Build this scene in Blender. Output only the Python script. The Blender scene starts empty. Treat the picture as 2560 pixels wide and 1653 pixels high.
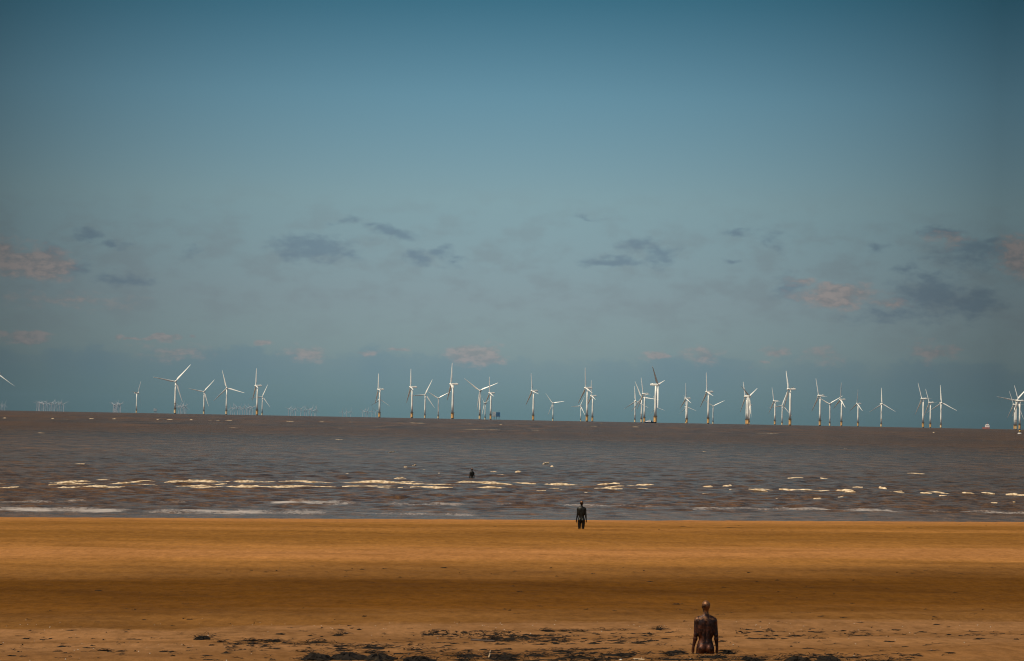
import bpy, math, random
import numpy as np
from mathutils import Matrix, Vector

# ------------------------------------------------------------ camera, sky, sun
SC = bpy.context.scene
COL = SC.collection
RAD = math.radians
F = 6200.0                      # focal length in photo pixels (photo 2560 x 1653)
EYE = 6.0                       # eye height over the water
RE2 = 2 * 7.4e6                 # twice the earth's radius (with refraction)
PITCH, ROLL = math.atan((1042.1 - 826.5) / F), RAD(1.077)

cam = bpy.data.cameras.new("camera")
cam.sensor_width = 36.0
cam.lens = 36.0 * F / 2560
cam.clip_start = 0.5
cam.clip_end = 80000
camo = bpy.data.objects.new("camera", cam)
COL.objects.link(camo)
CR = Matrix.Rotation(RAD(90) + PITCH, 4, 'X') @ Matrix.Rotation(ROLL, 4, 'Z')
camo.matrix_world = Matrix.Translation((0, 0, EYE)) @ CR
SC.camera = camo
CR3 = CR.to_3x3()


def ray(px, py):
    d = CR3 @ Vector((px - 1280, -(py - 826.5), -F))
    return d / d.y              # y component 1


def hor(px):                    # row of the visible horizon at a column
    return 1026.0 + 0.0188 * px


SC.view_settings.view_transform = 'Standard'
SC.view_settings.look = 'None'
SC.view_settings.exposure = 0.0
SC.view_settings.gamma = 1.0
SC.cycles.filter_width = 1.1

SUN = Vector((-0.60, -0.35, 1.0)).normalized()
EL = math.asin(SUN.z)
AZ = math.atan2(SUN.x, SUN.y)

world = bpy.data.worlds.new("World")
SC.world = world
world.use_nodes = True


class NT:
    """short hand for building node trees"""
    def __init__(s, tree):
        s.t = tree

    def n(s, kind, **kw):
        nd = s.t.nodes.new(kind)
        for k, v in kw.items():
            setattr(nd, k, v)
        return nd

    def put(s, sock, v):
        if hasattr(v, 'is_linked') or isinstance(v, bpy.types.NodeSocket):
            s.t.links.new(v, sock)
        else:
            sock.default_value = v

    def m(s, op, a, b=0.0, c=None, clamp=False):
        nd = s.n('ShaderNodeMath', operation=op, use_clamp=clamp)
        s.put(nd.inputs[0], a)
        s.put(nd.inputs[1], b)
        if c is not None:
            s.put(nd.inputs[2], c)
        return nd.outputs[0]

    def v(s, op, a, b=(0, 0, 0)):
        nd = s.n('ShaderNodeVectorMath', operation=op)
        s.put(nd.inputs[0], a)
        s.put(nd.inputs[1], b)
        return nd.outputs['Value'] if op in ('LENGTH', 'DOT_PRODUCT') else nd.outputs[0]

    def mix(s, f, a, b, mode='MIX'):
        nd = s.n('ShaderNodeMix', data_type='RGBA', blend_type=mode)
        s.put(nd.inputs[0], f)
        s.put(nd.inputs[6], a)
        s.put(nd.inputs[7], b)
        return nd.outputs[2]

    def noise(s, vec, scale, detail=4.0, rough=0.5, dist=0.0):
        nd = s.n('ShaderNodeTexNoise')
        if vec is not None:
            s.put(nd.inputs['Vector'], vec)
        nd.inputs['Scale'].default_value = scale
        nd.inputs['Detail'].default_value = detail
        nd.inputs['Roughness'].default_value = rough
        nd.inputs['Distortion'].default_value = dist
        return nd.outputs[0]

    def ramp(s, fac, stops, interp='LINEAR'):
        nd = s.n('ShaderNodeValToRGB')
        cr = nd.color_ramp
        cr.interpolation = interp
        while len(cr.elements) < len(stops):
            cr.elements.new(0.5)
        for e, (p, c) in zip(cr.elements, stops):
            e.position = p
            e.color = (c[0], c[1], c[2], 1) if hasattr(c, '__len__') else (c, c, c, 1)
        s.put(nd.inputs[0], fac)
        return nd.outputs[0]

    def rng(s, v, a, b, c=0.0, d=1.0, smooth=True):
        nd = s.n('ShaderNodeMapRange', interpolation_type='SMOOTHSTEP' if smooth else 'LINEAR')
        s.put(nd.inputs[0], v)
        for i, x in enumerate((a, b, c, d)):
            s.put(nd.inputs[i + 1], x)
        return nd.outputs[0]


def build_world():
    t = world.node_tree
    t.nodes.clear()
    w = NT(t)
    out = w.n('ShaderNodeOutputWorld')
    bg = w.n('ShaderNodeBackground')
    bg.inputs[1].default_value = 0.10
    sky = w.n('ShaderNodeTexSky', sky_type='NISHITA', sun_disc=False)
    sky.sun_elevation = EL
    sky.sun_rotation = AZ % (2 * math.pi)
    sky.altitude = 10
    tc = w.n('ShaderNodeTexCoord')
    sep = w.n('ShaderNodeSeparateXYZ')
    t.links.new(tc.outputs['Generated'], sep.inputs[0])
    X, Y, Z = sep.outputs
    # clear-air colour by elevation (a teal, slightly murky summer sky)
    tint = w.ramp(Z, [(0.0, (.46, .80, 1.0)), (0.02, (.50, .69, .90)), (0.047, (.52, .62, .76)),
                      (0.087, (.575, .70, .725)), (0.128, (.41, .62, .655)), (0.17, (.155, .385, .42)),
                      (0.30, (.22, .44, .50)), (0.7, (.5, .7, .85))])
    base = w.mix(1.0, sky.outputs[0], tint, 'MULTIPLY')
    # clouds: plane coordinates of the western half of the sky
    yy = w.m('MAXIMUM', Y, 0.05)
    cx = w.m('DIVIDE', X, yy)
    cz = w.m('DIVIDE', Z, yy)
    cmb = w.n('ShaderNodeCombineXYZ')
    t.links.new(cx, cmb.inputs[0])
    t.links.new(cz, cmb.inputs[1])
    P = cmb.outputs[0]
    # lens vignette put into the sky colour, darker to both sides of the view
    side = w.m('POWER', w.m('ABSOLUTE', w.m('ADD', cx, 0.010)), 2.0)
    fall = w.m('SUBTRACT', 1.0, w.m('MINIMUM', w.m('MULTIPLY', side, 13.0), 0.55))
    Ps = w.v('MULTIPLY', P, (1.0, 1.9, 1.0))
    warp = w.n('ShaderNodeTexNoise')
    t.links.new(Ps, warp.inputs['Vector'])
    warp.inputs['Scale'].default_value = 70
    warp.inputs['Detail'].default_value = 5
    wv = w.v('MULTIPLY', w.v('SUBTRACT', warp.outputs['Color'], (.5, .5, .5)), (.020, .012, 0))
    Pw = w.v('ADD', P, wv)
    fine = w.noise(Ps, 170, 6, .62)
    soft = w.noise(Ps, 55, 4, .55)

    def blobs(lst):
        acc = None
        for (bx, by, rx, ry, st) in lst:
            r = ray(bx, by)
            q = w.v('MULTIPLY', w.v('SUBTRACT', Pw, (r.x, r.z, 0)), (F / rx, F / ry, 0))
            d = w.m('MULTIPLY', w.m('SUBTRACT', 1.0, w.v('LENGTH', q)), st)
            acc = d if acc is None else w.m('MAXIMUM', acc, d)
        return acc

    dark = blobs([(218, 590, 60, 20, 1), (285, 618, 40, 15, .8), (180, 668, 60, 28, .8), (310, 697, 80, 26, .8),
                  (780, 622, 130, 42, 1), (865, 635, 60, 30, .8), (985, 583, 75, 18, 1), (925, 570, 40, 12, .8),
                  (865, 553, 30, 12, .5), (1042, 640, 42, 24, 1), (1105, 640, 38, 18, .9), (1135, 662, 40, 12, .7),
                  (1530, 655, 95, 18, 1.1), (1595, 612, 55, 26, .8), (1650, 632, 50, 34, .8), (1840, 580, 60, 14, .7),
                  (2190, 615, 32, 17, .9), (1826, 655, 24, 13, .8), (2268, 665, 32, 20, .8), (2370, 575, 60, 22, .9),
                  (2480, 605, 60, 18, .8), (1975, 722, 40, 45, .7), (2330, 735, 130, 62, 1), (2430, 760, 90, 55, 1), (2440, 620, 120, 36, .9),
                  (2250, 790, 150, 30, .6), (1935, 600, 40, 22, .5), (475, 632, 26, 18, .5), (2420, 640, 130, 40, .6),
                  (130, 625, 40, 26, .7), (1462, 548, 40, 8, .5)])
    lite = blobs([(85, 655, 115, 54, 1.5), (-20, 640, 100, 60, 1.3), (2085, 738, 120, 36, 1.3), (2010, 702, 50, 16, .7),
                  (2375, 595, 55, 26, .6), (2560, 640, 85, 62, 1.4), (2230, 758, 70, 14, .5), (170, 755, 150, 18, .35)])
    low = blobs([(72, 843, 66, 17, 1.1), (0, 842, 30, 14, .8), (302, 842, 24, 12, .8), (342, 843, 24, 9, 1),
                 (405, 844, 50, 10, 1.1), (480, 846, 20, 8, .9), (655, 853, 36, 10, 1), (760, 880, 58, 24, .8),
                 (440, 882, 80, 24, .45), (990, 877, 32, 10, .8), (933, 877, 24, 10, .7), (1190, 884, 78, 32, 1.1),
                 (1645, 890, 34, 13, 1.1), (1745, 894, 55, 24, .6), (1940, 882, 42, 20, .65), (1893, 912, 16, 7, .5),
                 (2335, 880, 60, 26, .7), (2060, 890, 50, 20, .35)])
    # veil of thin high cloud over the lower sky
    veil = w.m('MULTIPLY', w.rng(soft, .42, .68), w.rng(cz, .015, .05))
    veil = w.m('MULTIPLY', veil, w.rng(cz, .10, .065))
    c = w.mix(w.m('MULTIPLY', veil, .35), base, (1.95, 2.35, 2.6, 1))
    nz = w.m('MULTIPLY', w.m('SUBTRACT', fine, .5), 1.5)
    a_d = w.rng(w.m('ADD', dark, nz), -.12, .85)
    c = w.mix(w.m('MULTIPLY', a_d, .62), c, (1.30, 1.95, 2.6, 1))
    a_l = w.rng(w.m('ADD', lite, w.m('MULTIPLY', nz, .9)), -.14, .75)
    c = w.mix(w.m('MULTIPLY', a_l, .82), c, w.mix(w.rng(fine, .38, .62), (2.5, 2.5, 2.6, 1), (3.75, 3.25, 3.1, 1)))
    # far cumulus bank along the horizon: wavy top, flat blue body
    r0, r1 = ray(0, 868), ray(2560, 905)
    line = w.m('ADD', r0.z, w.m('MULTIPLY', w.m('SUBTRACT', cx, r0.x), (r1.z - r0.z) / (r1.x - r0.x)))
    puff = w.noise(w.v('MULTIPLY', P, (1, 1.6, 1)), 75, 8, .68)
    roll = w.noise(w.v('MULTIPLY', P, (1, .2, 1)), 22, 2, .5)
    line = w.m('ADD', line, w.m('MULTIPLY', w.m('SUBTRACT', puff, .5), .016))
    line = w.m('ADD', line, w.m('MULTIPLY', w.m('SUBTRACT', roll, .5), .016))
    a_b = w.rng(w.m('SUBTRACT', line, cz), -.0005, .0024)
    a_b = w.m('ADD', w.m('MULTIPLY', a_b, w.rng(roll, .35, .62, .25, .60)), w.m('MULTIPLY', w.rng(w.m('SUBTRACT', line, cz), -.005, .012), .45))
    a_b = w.m('MULTIPLY', a_b, w.rng(cz, .0, .022, .35, 1.0))
    c = w.mix(w.m('MULTIPLY', a_b, .46), c, (1.22, 2.25, 2.95, 1))
    a_w = w.rng(w.m('ADD', low, w.m('MULTIPLY', nz, .9)), -.12, .65)
    c = w.mix(w.m('MULTIPLY', a_w, .72), c, w.mix(w.rng(fine, .38, .62), (2.5, 2.6, 2.7, 1), (3.5, 3.15, 3.1, 1)))
    c = w.mix(w.rng(Y, .0, .3), sky.outputs[0], w.mix(1.0, c, fall, 'MULTIPLY'))
    w.put(bg.inputs[0], c)
    t.links.new(bg.outputs[0], out.inputs[0])


build_world()

sun = bpy.data.lights.new("sun", 'SUN')
sun.energy = 4.2
sun.angle = RAD(0.5)
sun.color = (1.0, 0.90, 0.74)
suno = bpy.data.objects.new("sun", sun)
COL.objects.link(suno)
suno.rotation_euler = SUN.to_track_quat('Z', 'Y').to_euler()
suno.location = (-100, -60, 200)

# ------------------------------------------------------------ helpers


def tag(o, label=None, cat=None, group=None, kind=None):
    if label:
        o['label'] = label
    if cat:
        o['category'] = cat
    if group:
        o['group'] = group
    if kind:
        o['kind'] = kind
    return o


class MB:
    """collects shapes, links them as one mesh object"""
    def __init__(s):
        s.v, s.f, s.mi = [], [], []

    def add(s, verts, faces, mi=0):
        b = len(s.v)
        s.v += [tuple(p) for p in verts]
        s.f += [tuple(b + i for i in f) for f in faces]
        s.mi += [mi] * len(faces)

    def loft(s, rings, mi=0, cap=True):
        """rings: lists of points of equal count"""
        n = len(rings[0])
        vs = [p for r in rings for p in r]
        fs = []
        for i in range(len(rings) - 1):
            for j in range(n):
                k = (j + 1) % n
                fs.append((i * n + j, i * n + k, (i + 1) * n + k, (i + 1) * n + j))
        if cap:
            fs.append(tuple(reversed(range(n))))
            fs.append(tuple((len(rings) - 1) * n + j for j in range(n)))
        s.add(vs, fs, mi)

    def cyl(s, p0, p1, r0, r1=None, n=12, mi=0):
        r1 = r0 if r1 is None else r1
        p0, p1 = Vector(p0), Vector(p1)
        d = (p1 - p0).normalized()
        a = d.orthogonal().normalized()
        b = d.cross(a)
        s.loft([[p + (a * math.cos(2 * math.pi * k / n) + b * math.sin(2 * math.pi * k / n)) * r
                 for k in range(n)] for p, r in ((p0, r0), (p1, r1))], mi)

    def lathe(s, prof, n=20, mi=0):
        s.loft([[(r * math.cos(2 * math.pi * k / n), r * math.sin(2 * math.pi * k / n), z) for k in range(n)]
                for r, z in prof], mi)

    def box(s, lo, hi, mi=0, bev=0.0):
        x0, y0, z0 = lo
        x1, y1, z1 = hi
        b = bev

        def ring(z, e):
            return [(x0 + e, y0, z), (x1 - e, y0, z), (x1, y0 + e, z), (x1, y1 - e, z),
                    (x1 - e, y1, z), (x0 + e, y1, z), (x0, y1 - e, z), (x0, y0 + e, z)]
        if b:
            s.loft([ring(z0, 2 * b), ring(z0 + b, b), ring(z1 - b, b), ring(z1, 2 * b)], mi)
        else:
            s.loft([[(x0, y0, z), (x1, y0, z), (x1, y1, z), (x0, y1, z)] for z in (z0, z1)], mi)

    def mesh(s, name, mats, smooth=False):
        me = bpy.data.meshes.new(name)
        me.from_pydata(s.v, [], s.f)
        for m in (mats if isinstance(mats, (list, tuple)) else [mats]):
            me.materials.append(m)
        me.polygons.foreach_set('material_index', s.mi)
        if smooth:
            me.polygons.foreach_set('use_smooth', [True] * len(s.f))
        me.update()
        return me

    def build(s, name, mats, parent=None, smooth=False, loc=None):
        o = bpy.data.objects.new(name, s.mesh(name, mats, smooth))
        COL.objects.link(o)
        if parent:
            o.parent = parent
        if loc:
            o.location = loc
        return o


def empty(name, loc=(0, 0, 0), rz=0.0):
    o = bpy.data.objects.new(name, None)
    o.empty_display_size = 1
    COL.objects.link(o)
    o.location = loc
    o.rotation_euler = (0, 0, rz)
    return o


def copy_tree(o, parent=None):
    c = o.copy()
    COL.objects.link(c)
    c.parent = parent
    for ch in list(o.children):
        copy_tree(ch, c)
    return c


def grid_object(name, X, Y, Z, mat, attrs=None):
    nr, nc = X.shape
    me = bpy.data.meshes.new(name)
    me.vertices.add(nr * nc)
    co = np.stack([X, Y, Z], -1).astype(np.float32).ravel()
    me.vertices.foreach_set('co', co)
    i = np.arange(nr * nc).reshape(nr, nc)
    q = np.stack([i[:-1, :-1], i[:-1, 1:], i[1:, 1:], i[1:, :-1]], -1).reshape(-1, 4)
    me.loops.add(q.size)
    me.loops.foreach_set('vertex_index', q.ravel().astype(np.int32))
    me.polygons.add(len(q))
    me.polygons.foreach_set('loop_start', np.arange(0, q.size, 4, dtype=np.int32))
    me.polygons.foreach_set('loop_total', np.full(len(q), 4, dtype=np.int32))
    me.polygons.foreach_set('use_smooth', np.ones(len(q), dtype=bool))
    me.materials.append(mat)
    for k, a in (attrs or {}).items():
        at = me.attributes.new(k, 'FLOAT', 'POINT')
        at.data.foreach_set('value', a.astype(np.float32).ravel())
    me.update()
    me.validate()
    o = bpy.data.objects.new(name, me)
    COL.objects.link(o)
    return o


def vnoise(x, y, seed=0):
    """smooth value noise, -1..1"""
    xi, yi = np.floor(x).astype(np.int64), np.floor(y).astype(np.int64)
    fx, fy = x - xi, y - yi
    fx, fy = fx * fx * (3 - 2 * fx), fy * fy * (3 - 2 * fy)

    def h(a, b):
        n = (a * 374761393 + b * 668265263 + seed * 974634777) & 0xffffffff
        n = ((n ^ (n >> 13)) * 1274126177) & 0xffffffff
        return ((n ^ (n >> 16)) & 0xffff) / 32767.5 - 1
    return (h(xi, yi) * (1 - fx) + h(xi + 1, yi) * fx) * (1 - fy) + (h(xi, yi + 1) * (1 - fx) + h(xi + 1, yi + 1) * fx) * fy


def fbm(x, y, n=4, seed=0):
    s, a = 0, 1.0
    for k in range(n):
        s = s + a * vnoise(x * 2 ** k, y * 2 ** k, seed + k)
        a *= .5
    return s


# ------------------------------------------------------------ materials


def pmat(name, col, rough=.6, metal=0.0, var=0.0, vscale=1.0, bump=0.0, bscale=5.0, spec=None, col2=None, thr=(.4, .65)):
    m = bpy.data.materials.new(name)
    m.use_nodes = True
    t = m.node_tree
    w = NT(t)
    b = t.nodes['Principled BSDF']
    tc = w.n('ShaderNodeTexCoord')
    P = tc.outputs['Object']
    c2 = col2 if col2 else tuple(x * (1 - var) for x in col)
    nz = w.noise(P, vscale, 5, .6)
    c = w.mix(w.rng(nz, thr[0], thr[1]), (*col, 1), (*c2, 1))
    w.put(b.inputs['Base Color'], c)
    b.inputs['Roughness'].default_value = rough
    b.inputs['Metallic'].default_value = metal
    if spec is not None:
        b.inputs['Specular IOR Level'].default_value = spec
    if bump:
        bp = w.n('ShaderNodeBump')
        bp.inputs['Strength'].default_value = bump
        bp.inputs['Distance'].default_value = .02
        w.put(bp.inputs['Height'], w.noise(P, bscale, 5, .6))
        t.links.new(bp.outputs[0], b.inputs['Normal'])
    return m


M = {}
M['white'] = pmat('turbine_paint', (.84, .79, .66), .45, var=.06, vscale=.05)
M['blade'] = pmat('blade_paint', (.82, .77, .65), .40, var=.05, vscale=.1)
M['yellow'] = pmat('yellow_steel', (.86, .47, .14), .6, var=.35, vscale=.35)
M['pale_yellow'] = pmat('pale_yellow_steel', (.86, .60, .28), .6, var=.3, vscale=.3)
M['rail'] = pmat('platform_steel', (.24, .13, .05), .6, var=.3, vscale=1)
M['black'] = pmat('marine_growth', (.02, .022, .022), .8, var=.5, vscale=1)
M['far'] = pmat('haze_greyed_turbine_paint', (.45, .44, .43), .6, var=.04, vscale=.02)  # haze fade of the far turbines put into a greyer base colour
M['hull'] = pmat('navy_hull_paint', (.012, .03, .06), .4, var=.4, vscale=.5)
M['cabin'] = pmat('white_deckhouse_paint', (.80, .72, .62), .45, var=.1, vscale=.6)
M['glass'] = pmat('window_glass', (.02, .03, .04), .15)
M['grey'] = pmat('grey_deck_paint', (.16, .18, .19), .6, var=.3, vscale=.6)
M['subblue'] = pmat('blue_cladding', (.035, .13, .24), .6, var=.4, vscale=.25)
M['subgrey'] = pmat('pale_cladding', (.42, .44, .42), .6, var=.3, vscale=.25)
M['rustred'] = pmat('red_boot_paint', (.35, .12, .09), .6, var=.3, vscale=.5)
M['bblack'] = pmat('buoy_black', (.012, .012, .012), .5, var=.3, vscale=3)
M['byellow'] = pmat('buoy_yellow', (.75, .45, .06), .5, var=.3, vscale=3)
M['bwhite'] = pmat('buoy_float_pale', (.70, .62, .52), .6, var=.3, vscale=3)
M['weed'] = pmat('seaweed_dark', (.012, .008, .004), .75, var=0, col2=(.040, .024, .009), vscale=8, bump=.4, bscale=25, thr=(.5, .75), spec=.12)
M['wood'] = pmat('driftwood_bark', (.07, .04, .02), .8, var=.5, vscale=6, bump=.5, bscale=30)
M['palewood'] = pmat('bleached_wood', (.50, .33, .17), .8, var=.4, vscale=6, bump=.5, bscale=30)
M['shell'] = pmat('shell_white', (.72, .62, .48), .5, var=.5, vscale=12)


def foam_mat():
    m = bpy.data.materials.new('foam')
    m.use_nodes = True
    t = m.node_tree
    w = NT(t)
    b = t.nodes['Principled BSDF']
    P = w.n('ShaderNodeTexCoord').outputs['Object']
    nz = w.noise(w.v('MULTIPLY', P, (1, .6, 2)), 3.2, 6, .7)
    c = w.mix(w.rng(nz, .40, .60), (.32, .20, .09, 1), (.80, .60, .36, 1))
    w.put(b.inputs['Base Color'], c)
    b.inputs['Roughness'].default_value = .8
    bp = w.n('ShaderNodeBump')
    bp.inputs['Strength'].default_value = .8
    bp.inputs['Distance'].default_value = .1
    w.put(bp.inputs['Height'], nz)
    t.links.new(bp.outputs[0], b.inputs['Normal'])
    return m


M['foam'] = foam_mat()


def iron_mat(dk=1.0):
    m = bpy.data.materials.new('rusted_cast_iron' if dk == 1 else 'blackened_cast_iron')
    m.use_nodes = True
    t = m.node_tree
    w = NT(t)
    b = t.nodes['Principled BSDF']
    P = w.n('ShaderNodeTexCoord').outputs['Object']
    sep = w.n('ShaderNodeSeparateXYZ')
    t.links.new(P, sep.inputs[0])
    z = sep.outputs[2]
    n1 = w.noise(P, 7, 6, .65)
    n2 = w.noise(P, 28, 5, .7)
    c = w.mix(w.rng(n1, .38, .66), (.016, .006, .003, 1), (.100, .027, .008, 1))
    c = w.mix(w.rng(n2, .58, .74), c, (.16, .060, .019, 1))
    # barnacles and dried silt on the legs and hips, where the tide stands longest
    silt = w.m('MULTIPLY', w.rng(w.m('ADD', z, w.m('MULTIPLY', n1, .30)), 1.25, .95), w.rng(n2, .46, .66))
    c = w.mix(w.m('MULTIPLY', silt, .5), c, (.075, .055, .025, 1))
    # golden sun highlight painted into the colour of the crown and the shoulders
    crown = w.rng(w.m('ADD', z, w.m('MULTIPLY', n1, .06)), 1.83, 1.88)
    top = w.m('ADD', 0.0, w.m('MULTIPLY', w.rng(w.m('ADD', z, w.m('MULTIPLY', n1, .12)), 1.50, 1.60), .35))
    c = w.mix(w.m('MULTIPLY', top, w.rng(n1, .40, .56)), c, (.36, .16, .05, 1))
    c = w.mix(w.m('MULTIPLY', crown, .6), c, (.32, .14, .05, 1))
    if dk != 1:                 # film of dark algae on the figures the tide covers longest
        c = w.mix(w.rng(z, 1.86, 1.74), c, w.mix(w.rng(n2, .4, .7), (.006, .006, .003, 1), (.028, .020, .009, 1)))
    w.put(b.inputs['Base Color'], c)
    w.put(b.inputs['Roughness'], w.rng(n2, .3, .7, .36, .55))
    b.inputs['Metallic'].default_value = .6
    bp = w.n('ShaderNodeBump')
    bp.inputs['Strength'].default_value = .5
    bp.inputs['Distance'].default_value = .012
    w.put(bp.inputs['Height'], n2)
    t.links.new(bp.outputs[0], b.inputs['Normal'])
    return m


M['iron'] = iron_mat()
M['iron_dark'] = iron_mat(.3)

# ------------------------------------------------------------ the beach
SL = 0.33                                    # the shore runs at a slant: u = y - SL x
PU = np.array([-80, 0, 20, 40, 48, 57, 70, 84, 92, 105, 120, 132, 145, 160, 200, 260, 400, 900])
PZ = np.array([5.2, 3.4, 2.2, 1.60, 1.38, 1.16, .98, .90, .86, .76, .60, .36, 0, -.40, -1.5, -3.0, -5, -14])


def ground_z(x, y):
    x, y = np.asarray(x, float), np.asarray(y, float)
    u = y - SL * x
    z = np.interp(u, PU, PZ)
    z = z + .020 * np.sin(u * .55 + .4 * np.sin(x * .11)) * np.clip((132 - u) / 20, 0, 1)
    z = z + .03 * fbm(x * .16, u * .35, 3, 5) * np.clip((140 - u) / 20, .2, 1)
    return z


def on_ground(px, py):
    """world point of the beach or the water plane seen at a photo pixel"""
    r = ray(px, py)
    lo, hi = 20.0, 400.0
    f = lambda s: EYE + r.z * s - max(float(ground_z(r.x * s, s)), 0.0)
    s = lo
    while s < hi and f(s) > 0:
        s += .25
    a, b = s - .25, s
    for _ in range(20):
        m = (a + b) / 2
        if f(m) > 0:
            a = m
        else:
            b = m
    return Vector((r.x * a, a, float(ground_z(r.x * a, a))))


def on_water(px, py):
    r = ray(px, py)
    k = (1 + r.x * r.x) / RE2
    # EYE + r.z s = -k s^2
    a_, b_, c_ = k, r.z, EYE
    disc = b_ * b_ - 4 * a_ * c_
    s = (-b_ - math.sqrt(max(disc, 0))) / (2 * a_)
    return Vector((r.x * s, s, EYE + r.z * s))


NEAR = Vector((ray(1763, 1632).x * 49.6, 49.6, 0))
NEAR.z = float(ground_z(NEAR.x, NEAR.y))
MID = on_ground(1453, 1322)
FARS = on_water(1179.6, 1196)

TRACKS = [[(-60, 1612), (0, 1610), (147, 1601), (293, 1594), (440, 1586), (700, 1577), (850, 1574), (1000, 1577), (1100, 1580)],
          [(-60, 1630), (0, 1627), (132, 1618), (264, 1606), (411, 1596), (560, 1589), (700, 1585), (850, 1581), (1000, 1579)]]


def build_sand():
    m = bpy.data.materials.new('beach_sand')
    m.use_nodes = True
    t = m.node_tree
    w = NT(t)
    b = t.nodes['Principled BSDF']
    P = w.n('ShaderNodeTexCoord').outputs['Object']
    sep = w.n('ShaderNodeSeparateXYZ')
    t.links.new(P, sep.inputs[0])
    x, y, _ = sep.outputs
    U = w.m('SUBTRACT', y, w.m('MULTIPLY', x, SL))
    wob = w.noise(w.v('MULTIPLY', P, (.045, .12, .1)), 1.0, 4, .55)
    wob2 = w.noise(w.v('MULTIPLY', P, (.5, .9, 1)), 1.0, 4, .6)
    Uw = w.m('ADD', U, w.m('MULTIPLY', w.m('SUBTRACT', wob, .5), w.rng(U, 45, 130, 5.0, 16.0, False)))
    Uw = w.m('ADD', Uw, w.m('MULTIPLY', w.m('SUBTRACT', wob2, .5), w.rng(U, 45, 130, 1.6, 4.0, False)))
    # drained (pale) and wet (dark) bands along the shore, read at one column of the photo
    cols = {'wet': (.120, .046, .0055), 'wet2': (.098, .037, .0035), 'damp': (.165, .071, .016), 'gold': (.272, .117, .026),
            'mid': (.205, .087, .016), 'pale': (.325, .140, .040), 'near': (.228, .108, .038), 'near2': (.182, .082, .025)}
    seq = [(1700, 'near2'), (1652, 'near2'), (1634, 'near2'), (1620, 'near'), (1606, 'near'), (1598, 'near2'), (1588, 'near'),
           (1566, 'near'), (1559, 'damp'), (1540, 'damp'), (1515, 'wet'), (1485, 'wet2'), (1458, 'wet2'), (1430, 'damp'), (1402, 'gold'),
           (1388, 'pale'), (1378, 'pale'), (1364, 'gold'), (1345, 'mid'), (1332, 'mid'), (1322, 'gold'), (1313, 'mid'),
           (1306, 'gold'), (1299, 'pale')]
    st = []
    for py, nme in seq:
        g = on_ground(900, py)
        st.append(((g.y - SL * g.x - 35) / 125, cols[nme]))
    st.sort(key=lambda q: q[0])
    c = w.ramp(w.m('DIVIDE', w.m('SUBTRACT', Uw, 35.0), 125.0), st)
    # grain, worm casts, small pebbles and ripple tone differences
    g1 = w.noise(w.v('MULTIPLY', P, (1, .35, 1)), 3.0, 6, .7)
    g2 = w.noise(w.v('MULTIPLY', P, (1, .35, 1)), 14.0, 4, .7)
    g3 = w.noise(w.v('MULTIPLY', P, (.16, .30, 1)), 1.0, 5, .62)
    c = w.mix(1.0, c, w.ramp(g1, [(.30, (.76, .74, .70)), (.5, (1, 1, 1)), (.72, (1.22, 1.22, 1.26))]), 'MULTIPLY')
    c = w.mix(1.0, c, w.ramp(g3, [(.32, (.80, .78, .72)), (.5, (1, 1, 1)), (.68, (1.16, 1.15, 1.12))]), 'MULTIPLY')
    g4 = w.noise(w.v('MULTIPLY', P, (6.0, 2.6, 1)), 1.0, 4, .7)
    c = w.mix(1.0, c, w.ramp(g4, [(.30, (.84, .83, .80)), (.5, (1, 1, 1)), (.70, (1.14, 1.14, 1.16))]), 'MULTIPLY')
    spk = w.m('MULTIPLY', w.rng(g2, .62, .70), w.rng(g1, .46, .62))
    c = w.mix(w.m('MULTIPLY', spk, .75), c, (.035, .02, .008, 1))
    tr = w.n('ShaderNodeAttribute', attribute_name='track')
    c = w.mix(w.m('MULTIPLY', tr.outputs['Fac'], .55), c, (.055, .028, .010, 1))
    w.put(b.inputs['Base Color'], c)
    w.put(b.inputs['Roughness'], w.rng(wob2, .3, .7, .75, .95))
    b.inputs['Specular IOR Level'].default_value = .03
    bp = w.n('ShaderNodeBump')
    bp.inputs['Strength'].default_value = .7
    bp.inputs['Distance'].default_value = .05
    rip = w.noise(w.v('MULTIPLY', P, (.6, 2.2, 1)), 2.0, 5, .65)
    w.put(bp.inputs['Height'], w.m('ADD', w.m('MULTIPLY', rip, .8), w.m('MULTIPLY', g2, .35)))
    t.links.new(bp.outputs[0], b.inputs['Normal'])

    rows = [-60, -45, -30, -20, -10, 0, 10, 20, 28, 34, 38]
    y0 = 40.0
    while y0 < 165:
        rows.append(y0)
        y0 += .0020 * y0
    rows += [170, 180, 195, 215, 240, 260]
    rows = np.array(rows, float)
    tt = np.concatenate([[-12, -8, -5, -3, -2, -1.2, -.8, -.5, -.35, -.27], np.linspace(-.235, .235, 380),
                         [.27, .35, .5, .8, 1.2, 2, 3, 5, 8, 12]])
    Yg, Tg = np.meshgrid(rows, tt, indexing='ij')
    Xg = Tg * (np.maximum(Yg, 0) + 12)
    Zg = ground_z(Xg, Yg)
    # scour pools round the two figures on the beach
    for p, rr, dd in ((NEAR, .75, .07), (MID, 1.0, .08)):
        r = np.hypot(Xg - p.x, Yg - p.y)
        Zg = Zg - dd * np.exp(-(r / rr) ** 2) + dd * .45 * np.exp(-((r - 1.7 * rr) / (.5 * rr)) ** 2)
    Zg += .010 * fbm(Xg * 1.8, Yg * 1.2, 3, 9)
    trk = np.zeros_like(Xg)
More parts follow.
